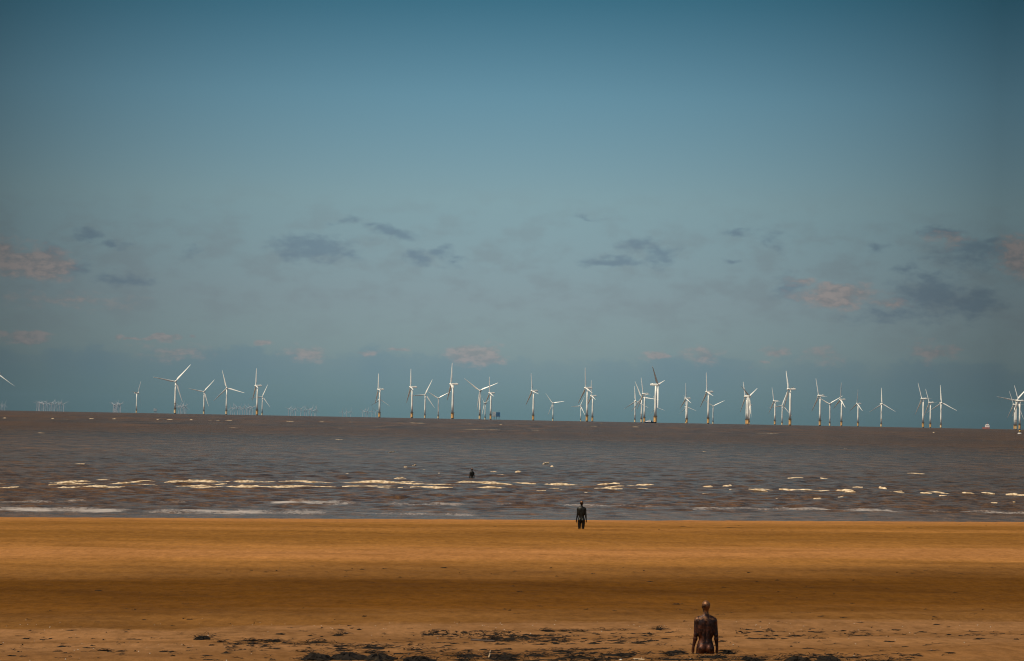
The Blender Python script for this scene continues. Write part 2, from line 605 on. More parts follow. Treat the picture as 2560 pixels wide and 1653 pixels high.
    for ti, tp in enumerate(TRACKS):
        pts = [on_ground(*q) for q in tp]
        sx = np.array([q.x for q in pts])
        sy = np.array([q.y for q in pts])
        cy = np.interp(Xg, sx, sy, left=-999, right=-999)
        d = np.abs(Yg - cy)
        lug = .5 + .5 * np.sin(Xg * 2 * math.pi / .55)
        k = np.exp(-(d / .16) ** 2) * (.45 + .55 * lug)
        k = k * np.clip(fbm(Xg * .3, Yg * .3, 2, 3 + ti) * .6 + .75, 0, 1) * np.clip((pts[-1].x - Xg) / 4, 0, 1)
        trk = np.maximum(trk, k)
    Zg -= trk * .035
    o = grid_object('beach', Xg, Yg, Zg, m, {'track': trk})
    tag(o, kind='structure')
    return o


build_sand()

# ------------------------------------------------------------ the sea

WASH = [[(-40, 1256), (130, 1255), (264, 1255), 2.2, .55], [(350, 1256), (520, 1257.5), 2.4, .55], [(500, 1257.5), (680, 1257.5), 1.4, .35], [(640, 1257.5), (760, 1257.0), (925, 1257.5), 3.6, 1.0],
        [(920, 1259), (1050, 1261), (1200, 1262), 2.4, .7], [(1190, 1262), (1450, 1264), (1700, 1269), 1.6, .6],
        [(1690, 1270), (2000, 1272.5), (2140, 1276), (2280, 1278), 2.2, .75], [(2280, 1278), (2420, 1280), (2620, 1284), 2.4, .6],
        [(-60, 1272), (0, 1273), (340, 1278), 4.2, .9], [(330, 1278), (600, 1280), (850, 1281.5), 3.8, .85],
        [(840, 1282), (1000, 1284), (1230, 1289), 3.2, .5], [(-60, 1284), (300, 1287), (700, 1291), 1.6, .25],
        [(-60, 1262), (340, 1264), (700, 1266), 2.5, .22], [(500, 1295), (1400, 1297), (2600, 1310), 1.0, .25]]


def sea_waves(X, Y, cell):
    rs = np.random.RandomState(4)
    Z = np.zeros_like(X)
    for k in range(46):
        lam = .9 * 4.2 ** rs.rand()
        th = math.atan2(-1, .33) + rs.normal() * .62
        a = .0078 * lam ** .85
        ph = rs.rand() * 6.28
        kx, ky = 2 * math.pi / lam * math.cos(th), 2 * math.pi / lam * math.sin(th)
        wgt = np.clip((lam / cell - 2.5) / 3, 0, 1)
        s = np.sin(kx * X + ky * Y + ph + .8 * vnoise(X * .07, Y * .07, k))
        Z += wgt * a * (s + .25 * (s * s - .5))
    return Z


def build_sea():
    m = bpy.data.materials.new('silty_sea_water')
    m.use_nodes = True
    t = m.node_tree
    w = NT(t)
    b = t.nodes['Principled BSDF']
    P = w.n('ShaderNodeTexCoord').outputs['Object']
    big = w.noise(w.v('MULTIPLY', P, (.0012, .0030, 1)), 1.0, 5, .6)
    silt = w.noise(w.v('MULTIPLY', P, (.02, .05, 1)), 1.0, 5, .65)
    c = w.mix(w.rng(big, .38, .62), (.086, .045, .018, 1), (.062, .042, .026, 1))
    c = w.mix(w.m('MULTIPLY', w.rng(silt, .45, .7), .6), c, (.115, .058, .020, 1))
    sp = w.n('ShaderNodeSeparateXYZ')
    t.links.new(P, sp.inputs[0])
    g1 = w.noise(w.v('MULTIPLY', P, (.9, .50, 1)), 1.0, 4, .7)
    g2 = w.noise(w.v('MULTIPLY', P, (.30, .070, 1)), 1.0, 4, .7)
    g3 = w.noise(w.v('MULTIPLY', P, (.080, .0085, 1)), 1.0, 4, .7)
    d1 = w.rng(sp.outputs[1], 200, 420)
    d2 = w.rng(sp.outputs[1], 500, 1300)
    gg = w.m('ADD', w.m('MULTIPLY', g1, w.m('SUBTRACT', 1.0, d1)), w.m('MULTIPLY', g2, d1))
    gg = w.m('ADD', w.m('MULTIPLY', gg, w.m('SUBTRACT', 1.0, d2)), w.m('MULTIPLY', g3, d2))
    c = w.mix(1.0, c, w.ramp(gg, [(.34, (.52, .52, .54)), (.5, (1.08, 1.04, 1.0)), (.66, (1.85, 1.65, 1.35))]), 'MULTIPLY')  # light and dark streaks of the wave chop painted into the water colour
    fa = w.n('ShaderNodeAttribute', attribute_name='foam').outputs['Fac']
    fn = w.noise(w.v('MULTIPLY', P, (1, .45, 1)), 2.6, 7, .72)
    fm = w.rng(w.m('ADD', fa, w.m('MULTIPLY', w.m('SUBTRACT', fn, .5), 1.3)), .22, .85)
    fm = w.m('MULTIPLY', fm, w.rng(fa, .02, .2))
    c = w.mix(w.m('MULTIPLY', fm, .75), c, (.52, .45, .38, 1))
    w.put(b.inputs['Base Color'], c)
    w.put(b.inputs['Roughness'], w.m('ADD', w.rng(w.m('MULTIPLY', w.v('LENGTH', P), 1.0), 160, 900, .15, .30), w.m('MULTIPLY', fm, .3)))
    b.inputs['IOR'].default_value = 1.30
    w.put(b.inputs['Specular IOR Level'], w.rng(w.v('LENGTH', P), 180, 900, .17, .12))
    bp = w.n('ShaderNodeBump')
    bp.inputs['Strength'].default_value = 1.0
    bp.inputs['Distance'].default_value = 1.0
    h1 = w.noise(w.v('MULTIPLY', P, (.7, 1.3, 1)), 1.0, 6, .68)
    h2 = w.noise(w.v('MULTIPLY', P, (.06, .16, 1)), 1.0, 4, .6)
    ysep = w.n('ShaderNodeSeparateXYZ')
    t.links.new(P, ysep.inputs[0])
    farw = w.rng(ysep.outputs[1], 180, 700)
    h3 = w.noise(w.v('MULTIPLY', P, (2.4, 4.0, 1)), 1.0, 3, .6)
    hh = w.m('ADD', w.m('MULTIPLY', h1, w.m('ADD', .26, w.m('MULTIPLY', farw, .7))), w.m('MULTIPLY', w.m('MULTIPLY', h2, farw), 3.0))
    hh = w.m('ADD', hh, w.m('MULTIPLY', h3, .07))
    w.put(bp.inputs['Height'], hh)
    t.links.new(bp.outputs[0], b.inputs['Normal'])

    rows = [118.0]
    while rows[-1] < 14500:
        d = rows[-1]
        rows.append(d + (.30 + .0022 * (d - 118) if d < 1200 else d * .004))
    rows = np.array(rows)
    tt = np.concatenate([[-2.4, -1.6, -1.1, -.8, -.6, -.45, -.35, -.28], np.linspace(-.24, .24, 400),
                         [.28, .35, .45, .6, .8, 1.1, 1.6, 2.4]])
    Yg, Tg = np.meshgrid(rows, tt, indexing='ij')
    # rows follow the slanting shore close in and turn square far out
    X = Tg * Yg
    Y = Yg + SL * X * np.clip((400 - Yg) / 280, 0, 1)
    cell = np.gradient(Yg, axis=0)
    u = Y - SL * X
    shoal = np.clip((u - 142) / 30, .10, 1)
    Z = sea_waves(X, Y, cell) * shoal
    Z -= (X * X + Y * Y) / RE2
    foam = np.zeros_like(X)
    near = Yg < 420
    for wl in WASH:
        pts = [on_water(*q) for q in wl[:-2]]
        wd, stg = wl[-2:]
        sx = np.array([p.x for p in pts])
        sy = np.array([p.y for p in pts])
        cy = np.interp(X, sx, sy, left=-9999, right=-9999) + .35 * fbm(X * .25, X * 0 + wd, 3, int(wd * 10))
        d = (Y - cy) / wd
        k = stg * np.exp(-d * d) * np.clip(np.minimum(X - sx[0], sx[-1] - X) / 1.5, 0, 1)
        foam = np.where(near, np.maximum(foam, k * (.8 + .35 * fbm(X * .5, Y * .3, 3, 77))), foam)
    o = grid_object('sea', X, Y, Z, m, {'foam': foam})
    tag(o, kind='structure')
    return o


build_sea()

# breaking crests: (x0, y0, x1, y1, height m, gap threshold)
CRESTS = [(60, 1207, 800, 1205, .30, .0), (780, 1207, 1640, 1215, .30, .0), (-30, 1220, 900, 1219, .24, .0), (880, 1219, 1750, 1224, .22, .1),
          (1640, 1220, 2600, 1238, .22, .15), (100, 1213, 620, 1212, .18, .1),
          (234, 1202, 453, 1202, .17, -.5), (468, 1203, 660, 1204, .20, -.4), (655, 1205, 815, 1206, .18, -.5),
          (890, 1205.5, 1084, 1206.5, .20, -.5), (1110, 1207, 1280, 1208, .20, -.5), (1270, 1208, 1446, 1212, .18, -.4),
          (1491, 1211, 1555, 1212, .20, -.6), (1582, 1214, 1642, 1214.5, .18, -.6), (1752, 1218, 1786, 1219, .24, -.8),
          (1803, 1217, 1832, 1217, .20, -.8), (1862, 1223, 1902, 1223.5, .15, -.7), (1941, 1224.5, 2057, 1227, .17, -.6),
          (2075, 1223, 2093, 1223, .15, -.7), (2127, 1219.5, 2161, 1220, .20, -.8), (2194, 1221, 2219, 1222, .20, -.8),
          (2107, 1232, 2142, 1232.5, .14, -.7), (2220, 1230, 2260, 1231, .10, -.3), (2295, 1234, 2335, 1234.5, .12, -.4),
          (2352, 1225, 2390, 1225.5, .12, -.6), (2400, 1236, 2440, 1236.5, .17, -.7), (2508, 1238, 2590, 1240, .18, -.6),
          (-30, 1210, 57, 1209.5, .15, -.6), (70, 1204, 96, 1204, .10, -.6), (132, 1209, 340, 1209, .14, -.3), (-30, 1220, 45, 1220, .12, -.4),
          (140, 1218.5, 320, 1218.5, .13, -.3), (358, 1217.5, 577, 1217.5, .15, -.3), (641, 1218, 811, 1219, .10, -.1),
          (850, 1217.5, 990, 1218, .15, -.4), (1061, 1221.5, 1114, 1222, .15, -.6), (1027, 1212, 1167, 1213, .14, -.3),
          (1250, 1220, 1285, 1220, .10, -.4), (1333, 1219, 1386, 1219.5, .14, -.5), (1461, 1217.5, 1567, 1218.5, .14, -.5), (1390, 1225, 1410, 1225, .10, -.5),
          (1322, 1228, 1371, 1228.5, .11, -.5), (1445, 1232, 1472, 1232.5, .09, -.5), (1580, 1223, 1650, 1223.5, .10, -.3), (1860, 1228, 1925, 1229, .12, -.4),
          (1800, 1246, 1850, 1246.5, .08, -.3), (1935, 1247, 1968, 1247.5, .10, -.6), (2030, 1248, 2056, 1248.5, .07, -.4), (1750, 1236, 1775, 1236.5, .12, -.6),
          (2090, 1244, 2110, 1244, .08, -.5), (2475, 1257, 2495, 1257.5, .10, -.5), (2530, 1258, 2545, 1258, .10, -.5), (2345, 1240, 2370, 1240.5, .12, -.5),
          (1028, 1165, 1042, 1164, .16, -.9), (1008, 1169, 1020, 1169, .2, -.7), (970, 1132, 990, 1130, .2, -.6), (860, 1185, 890, 1186, .15, -.5),
          (975, 1199, 1020, 1198, .18, -.5), (1215, 1180, 1245, 1180, .16, -.5), (1285, 1182, 1305, 1182, .2, -.7), (1355, 1161, 1375, 1160, .25, -.5), (1375, 1167, 1385, 1168, .2, -.5),
          (1368, 1157, 1373, 1157, .2, -.9), (1110, 1074.5, 1298, 1075, .42, -.3), (843, 1071, 866, 1071, .4, -.5), (1325, 1076, 1370, 1076.5, .3, -.2), (1095, 1183, 1100, 1183, .1, -.9),
          (1020, 1057.5, 1064, 1058.5, .75, -.5), (990, 1057.5, 1010, 1057.5, .5, -.4), (870, 1055.5, 880, 1055.5, .6, -.5), (915, 1056, 926, 1056.5, .7, -.5),
          (798, 1054.8, 812, 1055, .8, -.6), (714, 1053.5, 736, 1054, .8, -.5), (1170, 1060, 1178, 1060, .7, -.6), (1248, 1061, 1256, 1061.5, .8, -.6),
          (1340, 1063, 1368, 1063.5, .7, -.4), (8, 1045.5, 16, 1045.8, 1.1, -.7), (128, 1046.8, 136, 1047, 1.1, -.7), (222, 1047.6, 236, 1047.8, 1.2, -.6),
          (280, 1047.8, 292, 1048, 1.1, -.5), (300, 1048, 304, 1048, 1.2, -.8), (391, 1049, 398, 1049.2, 1.1, -.7), (416, 1049.3, 434, 1049.7, 1.1, -.6), (474, 1050, 482, 1050.2, 1.1, -.7),
          (512, 1050.6, 530, 1051, .9, -.5), (538, 1051, 550, 1051.2, .9, -.6), (560, 1051, 582, 1051.6, .9, -.4), (608, 1049.5, 612, 1049.5, 1.4, -.8),
          (1470, 1065.5, 1495, 1066, .8, -.5), (1580, 1067.5, 1598, 1068, .9, -.6), (1420, 1057.5, 1423, 1057.5, 1.4, -.9), (1446, 1058, 1449, 1058, 1.4, -.9), (1502, 1059, 1505, 1059, 1.4, -.9),
          (2200, 1088, 2218, 1088.5, .6, -.5), (2332, 1081.5, 2336, 1082, 1.2, -.8), (2400, 1084, 2410, 1084, .8, -.6), (2250, 1089, 2275, 1089.5, .5, -.3), (2519, 1086.5, 2528, 1087, .6, -.5),
          (1880, 1083, 1960, 1085, .35, -.1), (2020, 1086, 2090, 1088, .35, -.1), (1740, 1080, 1800, 1081, .3, 0), (560, 1069, 640, 1071, .3, 0)]


def build_foam():
    rs = np.random.RandomState(11)
    extra = []
    for k in range(55):             # scattered whitecaps
        d = 240 * (2600 / 240) ** (rs.rand() ** .8)
        x = d * rs.uniform(-.23, .23)
        L = rs.uniform(.5, 2.6) * (1 + d / 700)
        extra.append((x, d, x + L, d + rs.normal() * .15 * L, rs.uniform(.04, .09) * (1 + d / 1500), -.5))
    b = MB()
    lst = []
    for (a0, b0, a1, b1, h, th) in CRESTS:
        p, q = on_water(a0, b0), on_water(a1, b1)
        lst.append((p.x, p.y, q.x, q.y, h, th))
    for i, (x0, y0, x1, y1, h, th) in enumerate(lst + extra):
        L = math.hypot(x1 - x0, y1 - y0)
        n = int(min(max(L / .22, 8), 260))
        s = np.linspace(0, 1, n)
        x = x0 + (x1 - x0) * s
        y = y0 + (y1 - y0) * s + (.15 if L < 12 else .4) * fbm(x * .12 + i, s * 0 + i, 3, i) * min(1, L / 8)
        nz = .65 * fbm(x * .45 * min(1, 300 / y0) + 7 * i, s * 0, 4, 31 + i) - th + (.45 if 170 < y0 < 300 else 0)
        env = np.clip(np.minimum(s, 1 - s) * 4, 0, 1) ** .9
        hh = h * (.72 if y0 < 260 else 1) * np.clip(nz, 0, .62) * env
        wid = (.25 + .9 * hh) * (1 + y0 / 700)
        wv = sea_waves(x, y, .30 + .0022 * (y - 118)) if y0 < 1000 else x * 0
        sag = (x * x + y * y) / RE2 - wv * np.clip((y - SL * x - 142) / 30, .1, 1)
        if y0 > 600:
            hh = hh * .4
        rows = []
        for du, hv in ((-1.5, -.2), (-.8, .35), (-.35, .8), (0, 1.0), (.3, .75), (.7, 0)):
            jit = 1 + .25 * rs.normal(size=n)
            zz = hh * hv * jit + np.where(hh < .01, -.25, 0) - .02 - (.0 if hv > 0 else .25) + .03 * (y0 < 500)
            rows.append([(float(x[j]), float(y[j] + du * wid[j]), float(zz[j] - sag[j])) for j in range(n)])
        vs = [p for r in rows for p in r]
        fs = [(r * n + j, r * n + j + 1, (r + 1) * n + j + 1, (r + 1) * n + j) for r in range(5) for j in range(n - 1)
              if max(hh[j], hh[j + 1]) > .012]
        b.add(vs, fs)
    o = b.build('sea_foam', M['foam'], smooth=True)
    tag(o, 'white and golden foam breaking along the low wave crests', 'foam', kind='stuff')


build_foam()

# ------------------------------------------------------------ wind turbines


def circ(r, z, n=20):
    return [(r * math.cos(2 * math.pi * k / n), r * math.sin(2 * math.pi * k / n), z) for k in range(n)]


def blade_mesh(L, root, cmax, name, pitch=6):
    """blade along +Z, feathered: leading edge to the wind (+X)"""
    rings = []
    for f, ch, th, tw in ((.025, root, root, 0), (.07, root, root * .96, 0), (.13, cmax * .80, root * .70, 22), (.21, cmax, root * .46, 15),
                          (.35, cmax * .86, root * .36, 10), (.5, cmax * .70, root * .30, 6), (.7, cmax * .52, root * .24, 3),
                          (.87, cmax * .38, root * .17, 1), (.96, cmax * .28, root * .12, 0), (1.0, cmax * .10, root * .05, 0)):
        a = RAD(pitch + tw)
        cx, cy = math.cos(a), math.sin(a)
        ring = []
        n = 12
        for k in range(n):
            q = 2 * math.pi * k / n
            u = math.cos(q)
            off = ch * .5 - root * .5            # the trailing edge bulges down wind
            c = u * ch / 2 - max(off, 0) * .85
            tck = math.sin(q) * th / 2 * (1 if f < .1 else (.55 + .45 * u))
            ring.append((c * cx - tck * cy, c * cy + tck * cx, f * L))
        rings.append(ring)
    b = MB()
    b.loft(rings)
    return b.mesh(name, M['blade'], True)


def make_turbine(big):
    root = empty('wind_turbine')
    if big:
        hub, L, rb, rt, tp, ovh, nl, nw, rr, cm = 112.0, 79.0, 3.5, 2.4, 17.0, 8.0, 15.0, 6.5, 3.6, 6.2
    else:
        hub, L, rb, rt, tp, ovh, nl, nw, rr, cm = 83.5, 53.5, 2.7, 1.8, 15.0, 5.6, 12.5, 4.4, 2.5, 4.7
    b = MB()
    b.lathe([(rb * 1.0, -70), (rb * 1.0, 2.6)])
    b.build('monopile', M['black'], root, True)
    b = MB()
    rt2 = rb * 1.13
    b.lathe([(rt2, 2.6), (rt2, tp - .6)])
    if not big:
        for a in (200, 20):                                    # boat landing ladders and fenders
            ax, ay = math.cos(RAD(a)) * (rt2 + .5), math.sin(RAD(a)) * (rt2 + .5)
            b.cyl((ax, ay, 0), (ax, ay, tp - .5), .3, n=6)
    tpo = b.build('transition_piece', M['pale_yellow'] if big else M['yellow'], root, False)
    b = MB()
    b.lathe([(rb * 1.0, tp - .6), (rb * 1.75, tp - .45), (rb * 1.75, tp), (rb, tp)])
    for k in range(16):
        a = 2 * math.pi * k / 16
        x, y = rb * 1.68 * math.cos(a), rb * 1.68 * math.sin(a)
        b.cyl((x, y, tp), (x, y, tp + 1.2), .07, n=4)
    ring = [(rb * 1.68, tp + 1.1), (rb * 1.72, tp + 1.1), (rb * 1.72, tp + 1.25), (rb * 1.68, tp + 1.25)]
    b.lathe(ring + [ring[0]])
    x0 = rb * 1.45
    b.cyl((x0, -1.0, tp), (x0, -1.0, tp + 2.6), .16, n=6)       # small davit crane
    b.cyl((x0, -1.0, tp + 2.6), (x0 + 1.8, -1.6, tp + 3.2), .13, n=6)
    b.build('access_platform', M['rail'], root)
    b = MB()
    b.lathe([(rb, tp + .02), (rb * .97, tp + (hub - tp) * .3), (rb * .86, tp + (hub - tp) * .65), (rt, hub - nw * .5)], 24)
    b.build('tower', M['white'], root, True)
    if big:
        b = MB()
        z = tp + 18
        b.lathe([(rb * .9, z), (rb * 1.16, z + .1), (rb * 1.16, z + 1.0), (rb * .9, z + 1.1)], 20)
        b.build('tower_collar', M['rail'], root)
    # nacelle: rounded box behind the hub (nose = +X)
    b = MB()
    rings = []
    h = nw * .5
    for x, sc in ((ovh - rr * .55, .62), (ovh - rr * .9, .88), (1.5, 1.0), (-nl * .55, 1.0), (-nl * .92, .92), (-nl, .75)):
        pts = []
        for k in range(16):
            a = 2 * math.pi * (k + .5) / 16
            ca, sa = math.cos(a), math.sin(a)
            p = .38
            pts.append((x, h * sc * math.copysign(abs(ca) ** p, ca), hub + h * sc * math.copysign(abs(sa) ** p, sa) + .2))
        rings.append(pts)
    b.loft(rings)
    b.box((-nl * .75, -.8, hub + h + .1), (-nl * .5, .8, hub + h + 1.0))
    b.build('nacelle', M['white'], root, True if False else False)
    hb = MB()
    pr = [(rr * .98, -rr * .55), (rr, 0), (rr * .92, rr * .5), (rr * .66, rr * 1.0), (rr * .25, rr * 1.3), (.05, rr * 1.36)]
    hb.loft([[(z, r * math.cos(2 * math.pi * k / 18), r * math.sin(2 * math.pi * k / 18)) for k in range(18)] for r, z in pr])
    ho = hb.build('hub', M['white'], root, True)
    ho.location = (ovh, 0, hub)
    ho.rotation_euler = (0, RAD(-5), 0)
    bm = blade_mesh(L, 1.9 if not big else 3.0, cm, 'blade', 55 if big else 6)
    for k in range(3):
        o = bpy.data.objects.new('blade', bm)
        COL.objects.link(o)
        o.parent = root
        o['k'] = k
        o.location = (ovh, 0, hub)
    return root, hub


def pose_rotor(root, phase):
    k = 0
    for ch in root.children:
        if ch.name.startswith('blade'):
            f = RAD(phase + 120 * k)
            # local +Z to sin f * Y + cos f * Z, then tilt backwards by 5 degrees
            ch.rotation_euler = (Matrix.Rotation(RAD(-5), 3, 'Y') @ Matrix.Rotation(-f, 3, 'X')).to_euler()
            k += 1


# column, height over horizon in px, distance, yaw, phase, big, label
TURB = [
    (-8, 90.3, 5674, 258, 2, 0, "turbine cut off by the left edge, only one white blade tip in view"),
    (341, 49.5, 13879, 344, 34, 1, "small pale turbine alone left of the tall face-on one, one dark blade straight up"),
    (437.4, 79.7, 8720, 274, 40, 1, "tall face-on turbine, leftmost of the big ones, two raised blades spread wide"),
    (509.4, 56.0, 12354, 266, 40, 1, "smaller face-on turbine between the two tall ones at the left, dark blade pointing down right"),
    (565.7, 65.8, 10568, 272, 104, 1, "white turbine at left, one blade reaching far right and one dark blade down left"),
    (642.3, 73.3, 7039, 194, 98, 0, "side-on turbine with orange base, only one in the left third, upright blade above its nacelle"),
    (655.2, 46.1, 14839, 272, 22, 1, "small slim turbine peeping out just right of the left side-on one"),
    (948.3, 69.9, 7393, 192, 94, 0, "side-on turbine with orange base right of the wide gap, first of the central row"),
    (948, 44.6, 15272, 302, 0, 1, "turbine hidden behind the first central tower, its two lower blades sticking out either side"),
    (1029.3, 77.2, 6676, 192, 98, 0, "side-on turbine with orange base, second in the central row, left of the slanted-blade one"),
    (1062, 59.5, 11665, 272, 24, 1, "turbine with a white blade slanting up right, left neighbour of the shorter V-bladed one"),
    (1095.5, 50.8, 13559, 262, 60, 1, "short turbine with blades in a V, tucked left of the tallest central tower"),
    (1130.9, 86.6, 5926, 188, 104, 0, "tallest side-on turbine of the centre with thick orange base and long nacelle to the right"),
    (1199.2, 71.8, 9691, 258, 66, 1, "big face-on turbine with both blades raised in a wide V, left of the offshore platform"),
    (1226.3, 66.5, 7782, 198, 102, 0, "side-on turbine standing right beside the blue offshore platform"),
    (1212.5, 40.6, 16622, 208, 72, 1, "thin far turbine squeezed between the wide V-bladed one and the one by the platform"),
    (1332.8, 73.6, 7007, 202, 100, 0, "side-on turbine standing alone right of the offshore platform, orange base"),
    (1382, 43.9, 15505, 248, 80, 1, "short pale turbine with bent V blades standing alone in the gap right of the platform"),
    (1451.7, 38.6, 17354, 232, 24, 1, "small far turbine just left of the tall close pair, one blade level to the left"),
    (1467.1, 83.3, 6166, 200, 104, 0, "taller and nearer turbine of the close pair right of centre, orange base"),
    (1480.8, 64.1, 8083, 196, 104, 0, "shorter turbine of the close pair right of centre, partly behind its neighbour's blade"),
    (1587, 52.9, 13042, 284, 116, 1, "leftmost of the crowded group by the service boat, dark hub and long low blades"),
    (1603.4, 62.1, 11179, 268, 96, 1, "turbine with pale yellow base and a level blade, second from left by the service boat"),
    (1610.6, 71.3, 7246, 202, 94, 0, "side-on turbine with orange base just left of the service boat"),
    (1638, 94.5, 5413, 340, 78, 0, "largest turbine, bright orange base beside the boat, nacelle pointing left and dark upper blade"),
    (1638, 38.2, 17500, 300, 106, 1, "far turbine hidden behind the largest tower, two thin blades showing low on both sides"),
    (1717, 61.9, 8368, 200, 108, 0, "side-on turbine right of the largest one, a farther one standing right behind it"),
    (1714, 40.6, 16630, 294, 108, 1, "far turbine behind a side-on tower, its lower blades spread wide right of the largest turbine"),
    (1770.3, 79.3, 6489, 196, 102, 0, "tall side-on turbine with orange base, a tiny far turbine close to its right"),
    (1782.4, 43.8, 15525, 272, 62, 1, "tiny far turbine just right of a tall side-on one, one blade rising to the right"),
    (1865.7, 68.3, 7568, 196, 90, 0, "side-on turbine with orange base at the left of a tangled trio right of centre"),
    (1869.4, 70.3, 7349, 324, 62, 0, "turbine in the tangled trio with one dark blade raised to the right"),
    (1873, 47.5, 14441, 348, 86, 1, "smallest turbine of the tangled trio, its dark blade hanging down at the right"),
    (1936.9, 59.5, 8708, 200, 94, 0, "smaller side-on turbine standing left of the very tall right-hand one"),
    (1955, 48.9, 14042, 272, 18, 1, "far face-on turbine just left of the very tall right-hand tower, blade leaning up right"),
    (1974.8, 89.2, 5746, 190, 84, 0, "very tall side-on turbine right of centre with broad white blade and thick orange base"),
    (2049.5, 74.7, 6904, 202, 94, 0, "side-on turbine with its up blade leaning left, left of the low V-bladed one"),
    (2074.3, 54.8, 12615, 246, 58, 1, "low turbine with V blades between two side-on ones in the right part"),
    (2103.4, 65.9, 7855, 196, 118, 0, "turbine whose lower blade folds over its tower, touching the V-bladed neighbour's tip"),
    (2144.6, 56.5, 9173, 202, 0, 0, "small turbine standing alone between the crowded ones and the lone three-pointed one"),
    (2203, 56.9, 12168, 282, 118, 1, "lone face-on turbine shaped like an upside-down Y with wide empty sky to its right"),
    (2307.5, 71.5, 7220, 204, 90, 0, "left and tallest of the three turbines grouped toward the right, orange base"),
    (2325.7, 62.3, 8318, 204, 88, 0, "middle and shorter side-on turbine of the three grouped toward the right"),
    (2352, 62.2, 11157, 276, 116, 1, "right face-on turbine of the three grouped toward the right, upside-down Y"),
    (2540, 70.9, 9812, 270, 40, 1, "turbine in the right edge cluster with a long blade reaching out level to the left"),
    (2536.3, 60.8, 8516, 210, 90, 0, "shortest and leftmost side-on turbine of the right edge cluster"),
    (2549, 70.5, 7329, 200, 88, 0, "side-on turbine nearest the right edge, standing over the black and yellow buoy"),
]


def sea_pos(px, d):
    r = ray(px, hor(px))
    y = d / math.sqrt(1 + r.x * r.x)
    x = r.x * y
    return Vector((x, y, -(d * d) / RE2))


protos = {}
for (px, H, d, yaw, ph, big, lab) in TURB:
    if big not in protos:
        protos[big], hubz = make_turbine(big)
        protos[('hub', big)] = hubz
        root = protos[big]
    else:
        root = copy_tree(protos[big])
    hubz = protos[('hub', big)]
    # fit: the distance follows from the hub's height over the visible horizon
    root.location = sea_pos(px, d)
    root.rotation_euler = (0, 0, RAD(yaw))
    pose_rotor(root, ph)
    tag(root, lab, 'wind turbine', 'wind turbines standing in the sea')

# ---- the faint farms 25 km out


def far_turbine_mesh(ph, name):
    b = MB()
    hub = 95.0
    b.lathe([(3.6, -80), (3.4, 18), (2.2, hub - 1)], 8)
    b.box((-7, -2.6, hub - 2.4), (5, 2.6, hub + 2.6), bev=.5)
    b.cyl((5, 0, hub), (8.5, 0, hub), 2.4, .8, n=8)
    for k in range(3):
        f = RAD(ph + 120 * k)
        dr = Vector((0, math.sin(f), math.cos(f)))
        pr = Vector((0, math.cos(f), -math.sin(f)))
        c0 = Vector((6.5, 0, hub))
        rings = []
        for q, w_, h_ in ((1.5, 1.2, 1.3), (11, 2.0, 2.6), (30, 1.3, 1.5), (55, .45, .5)):
            c = c0 + dr * q
            ax = Vector((1, 0, 0))
            rings.append([c + pr * w_, c + ax * h_, c - pr * w_, c - ax * h_])
        b.loft(rings)
    return b.mesh(name, M['far'])


CLUSTERS = [
    ([3, 7, 12], 10.5, 31000, "of three at the left edge"),
    ([92, 97, 99, 103, 108, 110, 115, 120, 125, 128, 133, 137, 143, 148, 153, 159], 16, 25500, "in the long pale row nearest the left edge"),
    ([283, 285, 287, 289, 291, 294, 298, 301], 15, 26000, "in the tight pale clump in the left eighth"),
    ([447, 451, 455, 458, 462, 465], 15.5, 26000, "in the clump right of the tall face-on turbine's base"),
    ([577, 582, 587, 594, 600, 606, 611, 616, 620, 624, 628, 632], 14, 27000, "in the row left of the left side-on turbine"),
    ([721, 727, 733, 739, 752, 761, 767, 773, 779, 787, 790], 13, 27500, "in the long row within the wide gap"),
    ([856, 866, 877], 9, 30000, "of the three in the middle of the wide gap"),
    ([907, 913, 918, 930, 940], 12, 28500, "in the row just left of the first central turbine"),
]
rnd = random.Random(5)
far_meshes = [far_turbine_mesh(p, 'distant_wind_turbine') for p in (60, 50, 8, 72, 20, 104)]
ORD = ['leftmost', 'second', 'third', 'fourth', 'fifth', 'sixth', 'seventh', 'eighth', 'ninth', 'tenth', 'eleventh', 'twelfth',
       'thirteenth', 'fourteenth', 'fifteenth', 'rightmost']
for xs, H, d, grp in CLUSTERS:
    for i_, px in enumerate(xs):
        lab = 'faint turbine, %s %s' % ('rightmost' if i_ == len(xs) - 1 else ORD[i_] + ('' if i_ == 0 else ' from left'), grp)
        o = bpy.data.objects.new('distant_wind_turbine', rnd.choice(far_meshes))
        COL.objects.link(o)
        o.location = sea_pos(px, d * rnd.uniform(.955, 1.04))
        o.rotation_euler = (0, 0, RAD(rnd.uniform(235, 300)))
        tag(o, lab, 'wind turbine', 'distant turbines ' + grp)

# ------------------------------------------------------------ platforms, vessels, buoy


